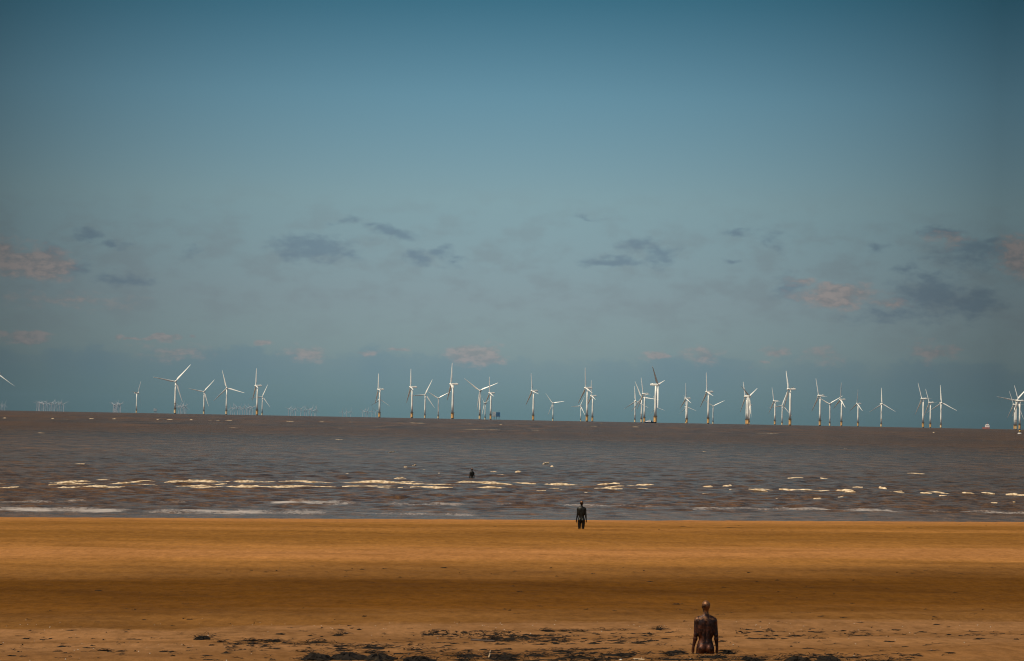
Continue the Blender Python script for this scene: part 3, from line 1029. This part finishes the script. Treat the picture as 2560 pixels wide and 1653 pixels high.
def platform(px, d, wid, leg, hgt, ma, mb_, lab, name, yaw=0.0):
    root = empty(name, sea_pos(px, d), yaw)
    W, D = wid / 2, wid * .36
    b = MB()
    b.box((-W, -D, leg), (W, D, leg + .9))
    b.build('deck', M['grey'], root)
    b = MB()
    x1 = -W * .12
    for k in range(4):                                    # stacked louvred modules
        z = leg + .9 + k * hgt / 4
        b.box((-W + .4 * (k % 2), -D - .2, z), (x1, D, z + hgt / 4 - .75))
        b.box((-W + .9, -D + .3, z + hgt / 4 - .75), (x1 - .4, D - .4, z + hgt / 4))
    b.build('transformer_module', ma, root)
    b = MB()
    b.box((x1 + .9, -D, leg + .9), (W, D, leg + hgt * .62))
    b.box((x1 + .9, -D + .4, leg + hgt * .62), (W - .4, D, leg + hgt * .95))
    for k in range(5):
        x = x1 + 1.5 + k * (W - x1 - 2) / 4
        b.box((x, -D - .4, leg + .9), (x + .35, -D, leg + hgt * .92))
    b.build('switchgear_module', mb_, root)
    for sx in (-.55, .12, .72):
        for sy in (-.7, .7):
            b = MB()
            b.cyl((W * sx, D * sy, -60), (W * sx, D * sy, leg), .95, n=10)
            b.build('leg', M['grey'] if mb_ is not M['subgrey'] else M['subgrey'], root)
    b = MB()
    b.cyl((W * .5, 0, leg + hgt * .95), (W * .5, 0, leg + hgt + 5), .3, n=6)
    b.cyl((W * .5, 0, leg + hgt + 3), (W * .95, -2, leg + hgt + 6), .25, n=6)
    b.build('crane', M['grey'], root)
    tag(root, lab, 'offshore platform')
    return root


platform(1240.5, 8600, 27, 10, 16.5, M['subgrey'], M['subblue'],
         "boxy blue and grey platform on legs in the sea among the central turbines", 'offshore_platform')
platform(388, 21000, 26, 28, 20, M['subgrey'], M['subgrey'],
         "tiny pale platform on the horizon left of the tall face-on turbine", 'offshore_platform')


def service_vessel():
    root = empty('service_vessel', sea_pos(1626, 5350) + Vector((0, 0, .1)), RAD(181))
    L, Bm = 12.5, 3.6
    b = MB()
    rings = []
    for x, wdt, zt in ((-L, .85, 1.9), (-L * .5, 1.0, 1.9), (L * .3, 1.0, 2.0), (L * .75, .7, 2.5), (L * .97, .2, 3.0), (L * 1.03, .04, 3.1)):
        rings.append([(x, -Bm * wdt * .7, -1), (x, -Bm * wdt, zt), (x, Bm * wdt, zt), (x, Bm * wdt * .7, -1)])
    b.loft(rings)
    b.build('hull', M['hull'], root)
    b = MB()
    rings = []
    for x, z0, z1, hw in ((L * .88, 2.3, 2.9, 1.2), (L * .58, 2.0, 4.6, 2.6), (L * .30, 2.0, 5.8, 2.8), (L * .02, 2.0, 5.8, 2.8), (-L * .06, 2.0, 4.2, 2.8)):
        rings.append([(x, -hw, z0), (x, -hw * .86, z1), (x, hw * .86, z1), (x, hw, z0)])
    b.loft(rings)
    cabin = b.build('wheelhouse', M['cabin'], root)
    b = MB()
    for s in (-1, 1):
        for x0, x1 in ((.10, .20), (.23, .33), (.38, .48)):
            b.box((L * x0, s * 2.75 - .12, 4.0), (L * x1, s * 2.75 + .12, 4.9))
    b.build('window', M['glass'], cabin)
    b = MB()
    b.cyl((L * .12, 0, 5.6), (L * .12, 0, 9.5), .16, n=6)
    b.cyl((L * .12, -1.2, 8.2), (L * .12, 1.2, 8.2), .10, n=6)
    b.build('mast', M['cabin'], root)
    b = MB()
    b.box((-L * .28, -1.6, 1.9), (-L * .12, 1.6, 5.2), bev=.2)
    b.build('funnel', M['hull'], root)
    b = MB()
    b.box((-L * .55, -2.2, 1.95), (-L * .32, 2.2, 3.2), bev=.2)
    b.build('deck_crate', M['hull'], root)
    tag(root, "small workboat with white wheelhouse and dark hull beside the largest turbine's base", 'boat')


service_vessel()


def far_ship():
    root = empty('cargo_ship', sea_pos(2464, 12500), RAD(90))
    b = MB()
    rings = []
    for x, wd in ((-60, .8), (-40, 1), (30, 1), (60, .5), (70, .05)):
        rings.append([(x, -9.5 * wd, -8), (x, -11 * wd, 9), (x, 11 * wd, 9), (x, 9.5 * wd, -8)])
    b.loft(rings)
    b.build('hull', M['rustred'], root)
    b = MB()
    b.box((-50, -10, 9), (-36, 10, 20), bev=.4)
    b.box((-48, -7, 20), (-38, 7, 24), bev=.4)
    so = b.build('superstructure', M['cabin'], root)
    b = MB()
    for y in range(-4, 5):
        b.box((-50.15, y * 2 - .6, 17), (-50, y * 2 + .6, 18.6))
    b.build('window', M['glass'], so)
    b = MB()
    b.cyl((-43, 0, 24), (-43, 0, 35), 1.1, .5, n=8)
    b.build('mast', M['rustred'], root)
    tag(root, "distant pale ship with a mast, alone on the horizon toward the right edge", 'ship')


far_ship()


def buoy():
    p = on_water(2549.2, 1085)
    root = empty('navigation_buoy', p)
    b = MB()
    b.lathe([(1.2, -.6), (1.65, -.1), (1.65, .55), (1.1, .95), (.7, 1.0)], 20)
    b.build('float', M['bwhite'], root, True)
    b = MB()
    b.lathe([(.85, 1.0), (.72, 1.9)], 16)
    b.build('lower_band', M['bblack'], root, True)
    b = MB()
    b.lathe([(.80, 1.902), (.66, 3.0)], 16)
    b.build('yellow_band', M['byellow'], root, True)
    b = MB()
    b.lathe([(.70, 3.002), (.52, 3.7), (.3, 3.9)], 16)
    for a in range(4):
        x, y = .35 * math.cos(a * 1.57), .35 * math.sin(a * 1.57)
        b.cyl((x, y, 3.7), (x * .3, y * .3, 4.5), .05, n=5)
    b.build('lantern_cage', M['bblack'], root)
    b = MB()
    b.cyl((0, 0, 4.5), (0, 0, 5.0), .28, .03, n=10)
    b.cyl((0, 0, 5.5), (0, 0, 5.0), .28, .03, n=10)
    b.build('topmark', M['bblack'], root)
    tag(root, "black and yellow buoy on a pale float at the far right edge of the sea", 'buoy')


buoy()

# ------------------------------------------------------------ iron figures


def iron_body():
    """one continuous body from a distance field, faces +Y, feet at z = 0, 1.89 m"""
    h = .0085
    gx = np.arange(-.36, .3601, h)
    gy = np.arange(-.21, .2301, h)
    gz = np.arange(.20, 1.92, h)
    X, Y, Z = np.meshgrid(gx, gy, gz, indexing='ij')
    X = X.astype(np.float32)
    Y = Y.astype(np.float32)
    Z = Z.astype(np.float32)
    D = np.full(X.shape, 1.0, np.float32)

    def smin(a, b, k):
        hh = np.clip(.5 + .5 * (b - a) / k, 0, 1)
        return b * (1 - hh) + a * hh - k * hh * (1 - hh)

    def cone(p, q, r0, r1, sy=1.0):
        p, q = np.array(p, np.float32), np.array(q, np.float32)
        d = q - p
        t_ = np.clip(((X - p[0]) * d[0] + (Y - p[1]) * d[1] + (Z - p[2]) * d[2]) / (d @ d), 0, 1)
        return np.sqrt((X - p[0] - t_ * d[0]) ** 2 + ((Y - p[1] - t_ * d[1]) / sy) ** 2 + (Z - p[2] - t_ * d[2]) ** 2) - (r0 + (r1 - r0) * t_)

    def ell(c, r):
        k = np.sqrt(((X - c[0]) / r[0]) ** 2 + ((Y - c[1]) / r[1]) ** 2 + ((Z - c[2]) / r[2]) ** 2)
        return (k - 1) * min(r)

    def u(s, k):
        nonlocal D
        D = smin(D, s, k)

    def cut(s, k):
        nonlocal D
        D = -smin(-D, s, k)
    # torso
    u(ell((0, .005, 1.365), (.150, .112, .21)), .02)          # ribcage
    u(ell((0, 0, 1.47), (.160, .095, .11)), .05)             # upper chest
    u(ell((0, .01, 1.15), (.128, .093, .15)), .05)           # waist
    u(ell((0, 0, 1.01), (.160, .105, .12)), .05)             # pelvis
    for s in (-1, 1):
        u(ell((s * .075, -.062, .945), (.083, .078, .092)), .025)      # buttock
        u(cone((s * .092, 0, .93), (s * .088, .005, .56), .089, .062), .035)   # thigh
        u(cone((s * .100, .012, .86), (s * .098, .015, .66), .078, .066), .03)
        u(cone((s * .088, .005, .54), (s * .086, -.012, .40), .058, .060), .025)   # calf
        u(cone((s * .086, -.012, .40), (s * .085, 0, .16), .060, .042), .02)
        u(cone((s * .07, .0, 1.555), (s * .150, -.005, 1.515), .052, .058), .045)      # collar, trapezius
        u(ell((s * .168, -.004, 1.488), (.055, .062, .068)), .03)    # deltoid
        u(ell((s * .088, -.062, 1.42), (.066, .040, .098)), .03)     # shoulder blade
        u(ell((s * .115, -.020, 1.30), (.058, .070, .14)), .03)     # latissimus
        u(ell((s * .080, .080, 1.43), (.085, .040, .075)), .03)     # pectoral
        u(cone((s * .035, -.070, 1.30), (s * .040, -.066, 1.08), .034, .030), .02)    # back muscles
        ex, wx = (.212, .238) if s > 0 else (.200, .240)
        u(cone((s * .182, -.006, 1.48), (s * ex, -.018, 1.215), .050, .039), .022)    # upper arm
        u(cone((s * ex, -.018, 1.215), (s * (ex + .004), -.008, 1.13), .037, .041), .02)
        u(cone((s * (ex + .004), -.008, 1.13), (s * wx, .014, .965), .041, .026), .02)
        # hand: palm, four fingers, thumb leaving the side
        hx, hy, hz = s * wx, .018, .955
        u(cone((hx, hy, hz), (hx + s * .002, hy + .012, hz - .075), .027, .031, 1.25), .015)
        for fy, ln in ((-.026, .072), (-.009, .086), (.009, .090), (.026, .080)):
            a0 = (hx + s * .004, hy + .012 + fy, hz - .085)
            a1 = (hx + s * .000, hy + .014 + fy * 1.05, hz - .085 - ln * .55)
            a2 = (hx - s * .016, hy + .017 + fy, hz - .085 - ln)
            u(cone(a0, a1, .0105, .0095), .004)
            u(cone(a1, a2, .0095, .0082), .004)
        u(cone((hx - s * .004, hy + .030, hz - .030), (hx - s * .012, hy + .056, hz - .072), .013, .011), .008)
        u(cone((hx - s * .012, hy + .056, hz - .072), (hx - s * .014, hy + .058, hz - .100), .011, .009), .005)
    # neck and head
    u(cone((0, -.012, 1.54), (0, .006, 1.68), .060, .052), .035)
    u(ell((0, -.004, 1.800), (.082, .098, .092)), .02)
    u(ell((0, .018, 1.742), (.064, .080, .085)), .025)          # jaw
    u(cone((0, .094, 1.785), (0, .110, 1.752), .010, .013), .01)   # nose
    u(cone((-.020, .092, 1.722), (.020, .092, 1.722), .008, .008), .01)   # lips
    for s in (-1, 1):
        u(ell((s * .077, .004, 1.765), (.009, .018, .028)), .010)    # ear
        cut(ell((s * .031, .098, 1.786), (.015, .014, .010)), .01)     # eye hollow
    cut(cone((0, -.118, 1.46), (0, -.112, 1.10), .018, .016), .03)     # spine furrow
    cut(cone((0, -.150, 1.00), (0, -.125, .88), .016, .014), .025)     # cleft
    # surface nets
    s = D < 0
    c8 = [(i, j, k) for i in (0, 1) for j in (0, 1) for k in (0, 1)]
    nx, ny, nz = [q - 1 for q in D.shape]

    def sub(A, o_):
        return A[o_[0]:o_[0] + nx, o_[1]:o_[1] + ny, o_[2]:o_[2] + nz]
    cnt = sum(sub(s, o_).astype(np.int8) for o_ in c8)
    act = (cnt > 0) & (cnt < 8)
    acc = np.zeros(act.shape + (3,), np.float32)
    num = np.zeros(act.shape, np.float32)
    for a in c8:
        for ax in range(3):
            if a[ax] == 0:
                b_ = list(a)
                b_[ax] = 1
                da, db = sub(D, a), sub(D, b_)
                cr = (da < 0) != (db < 0)
                tt_ = np.where(cr, da / np.where(cr, da - db, 1), 0)
                for q in range(3):
                    acc[..., q] += np.where(cr, a[q] + (tt_ if q == ax else 0), 0)
                num += cr
    idx = np.full(act.shape, -1, np.int64)
    ii = np.argwhere(act)
    idx[act] = np.arange(len(ii))
    P = (ii + acc[act] / num[act][:, None]) * h + np.array([gx[0], gy[0], gz[0]])
    faces = []
    for ax in range(3):
        o1, o2 = [(1, 2), (2, 0), (0, 1)][ax]
        sl0 = [slice(1, nx), slice(1, ny), slice(1, nz)]
        sl0[ax] = slice(0, D.shape[ax] - 1)
        sl1 = list(sl0)
        sl1[ax] = slice(1, D.shape[ax])
        A, B = s[tuple(sl0)], s[tuple(sl1)]
        off = [1, 1, 1]
        off[ax] = 0
        for (cond, flip) in ((A & ~B, False), (~A & B, True)):
            e = np.argwhere(cond) + np.array(off)
            q = []
            for (u_, v_) in ((0, 0), (-1, 0), (-1, -1), (0, -1)):
                d_ = e.copy()
                d_[:, o1] += u_
                d_[:, o2] += v_
                q.append(idx[d_[:, 0], d_[:, 1], d_[:, 2]])
            q = np.stack(q, 1)
            q = q[(q >= 0).all(1)]
            faces.append(q[:, ::-1] if flip else q)
    Fc = np.concatenate(faces)
    me = bpy.data.meshes.new('iron_statue')
    me.from_pydata(P.tolist(), [], Fc.tolist())
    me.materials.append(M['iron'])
    me.polygons.foreach_set('use_smooth', [True] * len(Fc))
    me.update()
    return me


body = iron_body()


def statue(p, crown, rz, lab, lean=0.0, mat=None):
    o = bpy.data.objects.new('iron_statue', body)
    COL.objects.link(o)
    if mat:
        o.material_slots[0].link = 'OBJECT'
        o.material_slots[0].material = mat
    o.location = (p.x, p.y, crown - 1.892)
    o.rotation_euler = (lean, 0, RAD(rz))
    tag(o, lab, 'statue', 'cast iron figures of naked men facing the sea')
    return o


def crown_z(px, py, y):
    return EYE + ray(px, py).z * y


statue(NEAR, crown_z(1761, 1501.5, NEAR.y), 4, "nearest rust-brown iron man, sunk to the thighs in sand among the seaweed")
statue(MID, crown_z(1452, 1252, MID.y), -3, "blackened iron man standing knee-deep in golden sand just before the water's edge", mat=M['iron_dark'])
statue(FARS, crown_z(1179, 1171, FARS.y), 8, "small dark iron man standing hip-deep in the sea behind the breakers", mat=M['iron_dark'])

# ------------------------------------------------------------ seaweed, driftwood, shells
rw = random.Random(21)


def frond(b, x, y, z, ln, wd, ang, lift):
    n = 4
    pts = []
    a = ang
    px, py, pz = x, y, z
    for k in range(n + 1):
        f = k / n
        w_ = wd * (1 - .7 * f)
        nx, ny = -math.sin(a), math.cos(a)
        zz = pz + lift * math.sin(math.pi * min(f * 1.1, 1)) + .004
        pts.append([(px + nx * w_, py + ny * w_, zz + .25 * w_), (px - nx * w_, py - ny * w_, zz - .1 * w_)])
        a += rw.uniform(-.5, .5)
        px += math.cos(a) * ln / n
        py += math.sin(a) * ln / n
    vs = [p for q in pts for p in q]
    b.add(vs, [(2 * k, 2 * k + 1, 2 * k + 3, 2 * k + 2) for k in range(n)])


def lump(b, x, y, rx, ry, h, seed, n=18):
    """a low ragged mound"""
    rings = []
    for f, hv in ((1.0, -.10), (.86, .30), (.62, .72), (.34, .95), (.08, 1.0)):
        r = []
        for k in range(n):
            a = 2 * math.pi * k / n
            q = 1 + .42 * float(vnoise(np.array(math.cos(a) * 2.3 + seed), np.array(math.sin(a) * 2.3), 3)) + rw.uniform(-.14, .14)
            vx, vy = x + math.cos(a) * rx * f * q, y + math.sin(a) * ry * f * q
            r.append((vx, vy, float(ground_z(vx, vy)) + h * hv * rw.uniform(.55, 1.3) - .01))
        rings.append(r)
    b.loft(rings)


def weed_clump(b, px, py, wpx, dep, h, dens=1.0):
    c = on_ground(px, py)
    k = c.y / F
    rx, ry = wpx * k / 2, dep / 2
    n = max(1, int(rx * 2 / .55))
    for i in range(n):
        f = (i + .5) / n * 2 - 1
        x = c.x + f * rx * .9
        e = math.sqrt(max(0, 1 - f * f * .8))
        y = c.y + rw.uniform(-.3, .3) * ry + .33 * (x - c.x) * .5
        lump(b, x, y, min(rx, rw.uniform(.26, .42)), ry * e * rw.uniform(.5, .8), h * e * rw.uniform(.6, 1.05), rw.random() * 50)
    dens = .6 if h < .045 else 1.0
    for i in range(int(dens * (25 + 95 * rx))):
        f = rw.uniform(-1, 1)
        e = math.sqrt(1 - f * f)
        x = c.x + f * rx * 1.06
        y = c.y + rw.uniform(-1, 1) * ry * (e * .9 + .15) + .165 * (x - c.x)
        hh = h * e * rw.uniform(0, .95)
        frond(b, x, y, float(ground_z(x, y)) + hh, rw.uniform(.10, .34), rw.uniform(.006, .017), rw.uniform(-.7, .7) + (math.pi if rw.random() < .5 else 0), rw.uniform(.0, .05))


CLUMPS = [  # px, py, width px, depth m, height m, label
    (508, 1597, 52, .75, .085, "rounded dark seaweed mound at the left beside the tyre tracks, tallest of its strip"),
    (553, 1606, 28, .35, .03, "short flat strip of seaweed just right of and below the rounded left mound"),
    (627, 1602.5, 46, .35, .035, "first of two thin seaweed strips in line right of the rounded left mound"),
    (681, 1603.5, 48, .40, .035, "second of two thin seaweed strips in line right of the rounded left mound"),
    (628, 1610, 30, .35, .03, "small seaweed strip lying below the pair of thin strips at left"),
    (262, 1627, 34, .30, .035, "lone pair of dark seaweed scraps on bare sand at the lower left"),
    (752, 1612.5, 48, .40, .030, "thin seaweed strip left of the long wedge-shaped one at lower left of centre"),
    (796, 1607, 64, .55, .050, "wedge-shaped seaweed strip, thick at its left end, left of centre"),
    (861, 1615.5, 60, .50, .035, "ragged seaweed strip between the wedge-shaped one and the long ragged line"),
    (937, 1619.5, 92, .75, .050, "long ragged seaweed line above the biggest bottom heap"),
    (1031, 1625.5, 44, .45, .035, "small frayed seaweed strip right of the long ragged line"),
    (761, 1630.5, 36, .35, .035, "flat seaweed scrap above the left end of the biggest bottom heap"),
    (926, 1632, 32, .35, .035, "peaked seaweed scrap just above the middle of the biggest bottom heap"),
    (868, 1649, 250, 1.6, .13, "biggest long dark seaweed heap along the bottom edge left of centre"),
    (1045, 1653, 110, 1.2, .09, "low seaweed heap at the bottom edge, right-hand tail of the biggest heap"),
    (1210, 1640, 170, .8, .06, "long seaweed bank with a pale stick in it near the bottom centre"),
    (1155, 1651, 42, .6, .05, "small seaweed heap at the very bottom edge below the bank with the stick"),
    (1260, 1650, 100, .8, .05, "seaweed bank at the bottom edge right below the bank with the stick"),
    (1348, 1642, 78, .85, .06, "lens-shaped seaweed heap near the bottom, right of the bank with the stick"),
    (1408, 1627, 136, .55, .035, "thin broken seaweed line above the lens-shaped heap right of centre"),
    (1443, 1644, 84, .9, .06, "lumpy seaweed heap between the lens-shaped one and the long one left of the near statue"),
    (1561, 1639, 126, .95, .075, "long dark seaweed bank left of the nearest statue"),
    (1494, 1650.5, 46, .5, .035, "low seaweed scrap at the bottom edge below the long bank left of the near statue"),
    (1677, 1640, 24, .45, .045, "small seaweed tuft between the long bank and the nearest statue"),
    (1672, 1649.5, 64, .5, .035, "thin seaweed scatter at the bottom edge left below the nearest statue"),
    (1790, 1647, 136, 1.0, .065, "dark seaweed bank directly in front of the nearest statue"),
    (1824, 1634, 26, .45, .055, "compact dark seaweed lump on the sand right of the nearest statue"),
    (1882, 1651, 66, .8, .07, "peaked seaweed heap at the bottom edge right of the bank below the statue"),
    (2032, 1652, 186, 1.5, .12, "large rounded seaweed heap at the bottom edge, rightmost big one"),
    (2206, 1654, 118, .6, .04, "low seaweed fringe at the bottom edge right of the rightmost big heap"),
    (1365, 1577.5, 44, .5, .035, "dark seaweed patch right of the debris field on the upper strandline"),
    (1408, 1578, 28, .3, .022, "thin seaweed strip right next to the upper strandline patch"),
    (1448, 1577.5, 42, .35, .028, "two-humped seaweed strip in the middle of the upper strandline"),
    (1530, 1576, 90, .28, .018, "longest thinnest seaweed line of the upper strandline, left of the near statue"),
    (1646, 1574, 20, .5, .045, "pointed seaweed tuft at the right end of the upper strandline"),
    (1237, 1597, 24, .4, .04, "dark seaweed tuft just above the lying driftwood stick"),
    (847, 1587.5, 22, .35, .035, "single small seaweed scrap on clean sand above the wedge-shaped strip"),
]
for (px, py, wp, dp, h, lab) in CLUMPS:
    b = MB()
    weed_clump(b, px, py, wp, dp, h)
    o = b.build('seaweed_clump', M['weed'])
    tag(o, lab, 'seaweed', 'seaweed heaps washed up on the beach')

# small scattered litter: (px0, py0, px1, py1, count, size)
LITTER = [(1052, 1577, 1300, 1592, 170, .11), (1200, 1588, 1420, 1606, 130, .18), (1110, 1590, 1330, 1612, 60, .15), (560, 1600, 720, 1622, 60, .16),
          (700, 1570, 1100, 1612, 60, .16), (1300, 1582, 1640, 1612, 130, .20), (1600, 1575, 1860, 1640, 100, .13),
          (1850, 1572, 2060, 1598, 60, .16), (2060, 1575, 2250, 1592, 40, .14), (2250, 1578, 2540, 1600, 30, .20),
          (1860, 1600, 2420, 1640, 40, .18), (0, 1575, 500, 1650, 70, .16), (500, 1610, 760, 1652, 40, .16), (760, 1608, 1120, 1636, 90, .16),
          (1100, 1622, 1700, 1653, 230, .18), (1700, 1636, 2300, 1653, 130, .16), (0, 1520, 2560, 1570, 60, .12), (500, 1416, 2560, 1436, 50, .15),
          (700, 1310, 2500, 1326, 40, .3), (200, 1440, 2400, 1520, 40, .15)]
b = MB()
for (x0, y0, x1, y1, n, sz) in LITTER:
    for i in range(n):
        p = on_ground(rw.uniform(x0, x1), rw.uniform(y0, y1))
        L = sz * rw.uniform(.3, 1.5) * (1.6 if rw.random() < .15 else 1)
        if rw.random() < .55:
            lump(b, p.x, p.y, L * .55, L * rw.uniform(.15, .35), rw.uniform(.008, .03), rw.random() * 50, 8)
        for q in range(rw.randint(1, 4)):
            frond(b, p.x + rw.uniform(-.5, .5) * L, p.y + rw.uniform(-.3, .3) * L, p.z, L * rw.uniform(.4, 1.0), rw.uniform(.006, .016),
                  rw.uniform(-.6, .6), rw.uniform(0, .025))
o = b.build('seaweed_litter', M['weed'])
tag(o, 'scraps of dark seaweed and debris scattered over the sand', 'seaweed', kind='stuff')

b = MB()
for i in range(170):
    if i < 80:
        p = on_ground(rw.uniform(0, 2560), rw.gauss(1563, 5))
    else:
        p = on_ground(rw.uniform(0, 2560), rw.uniform(1560, 1652))
    s = rw.uniform(.005, .013)
    z = p.z
    b.loft([[(p.x + math.cos(k * 1.047) * s * f, p.y + math.sin(k * 1.047) * s * f * .8, z + s * hv) for k in range(6)]
            for f, hv in ((1, -.1), (.9, .4), (.45, .8), (.05, .9))])
o = b.build('shells', M['shell'])
tag(o, 'tiny white shells and pebbles strewn over the near sand', 'shells', kind='stuff')


def stick(px0, py0, px1, py1, r, mat, lab, up=0.0, name='driftwood_stick', cat='driftwood'):
    p, q = on_ground(px0, py0), on_ground(px1, py1)
    q.z += up
    b = MB()
    rings = []
    n = 9
    for k in range(n):
        f = k / (n - 1)
        c = p.lerp(q, f) + Vector((rw.uniform(-1, 1) * r * .5, rw.uniform(-1, 1) * r * .5, r * .6))
        rr = r * (1 - .5 * f) * rw.uniform(.85, 1.15)
        dd = (q - p).normalized()
        a = dd.orthogonal().normalized()
        bb = dd.cross(a)
        rings.append([c + (a * math.cos(j * 1.047) + bb * math.sin(j * 1.047)) * rr for j in range(6)])
    b.loft(rings)
    c = p.lerp(q, .6)
    b.cyl(c + Vector((0, 0, r * .6)), c + Vector(((q.x - p.x) * .08, .12, r * 2.2)), r * .4, r * .2, n=6)
    o = b.build(name, mat, smooth=True)
    tag(o, lab, cat)


stick(1178, 1602, 1238, 1605, .028, M['wood'], "long thin dark stick lying flat on the sand near the bottom centre")
stick(1223, 1645, 1226, 1636, .018, M['palewood'], "pale short stick poking up out of the seaweed bank near the bottom centre", up=.06)
stick(1586, 1650, 1614, 1651, .022, M['palewood'], "pale bleached stick at the bottom edge below the long bank left of the statue")


def pebble(px, py, s, lab):
    p = on_ground(px, py)
    b = MB()
    b.loft([[(p.x + math.cos(k * .785) * s * f * rw.uniform(.85, 1.1), p.y + math.sin(k * .785) * s * f * .7, p.z + s * hv) for k in range(8)]
            for f, hv in ((.8, -.1), (1, .25), (.8, .6), (.3, .8))])
    o = b.build('white_stone', M['shell'], smooth=True)
    tag(o, lab, 'stone')


pebble(1038, 1651, .028, "bright white stone in the low seaweed heap at the bottom edge left of centre")
pebble(1552, 1651, .032, "white stone at the bottom edge beneath the long seaweed bank")
pebble(1726, 1649, .022, "pale stone in the seaweed left of the nearest statue's foot")

# ------------------------------------------------------------ haze
hm = bpy.data.materials.new('haze')
hm.use_nodes = True
t = hm.node_tree
t.nodes.clear()
ho = t.nodes.new('ShaderNodeOutputMaterial')
pv = t.nodes.new('ShaderNodeVolumePrincipled')
pv.inputs['Density'].default_value = .75e-5
pv.inputs['Color'].default_value = (.55, .80, .95, 1)
pv.inputs['Anisotropy'].default_value = .45
t.links.new(pv.outputs[0], ho.inputs['Volume'])
b = MB()
b.box((-9500, -400, -90), (9500, 33500, 198))
o = b.build('haze', hm)
tag(o, 'thin sea haze over the whole bay', 'haze', kind='stuff')
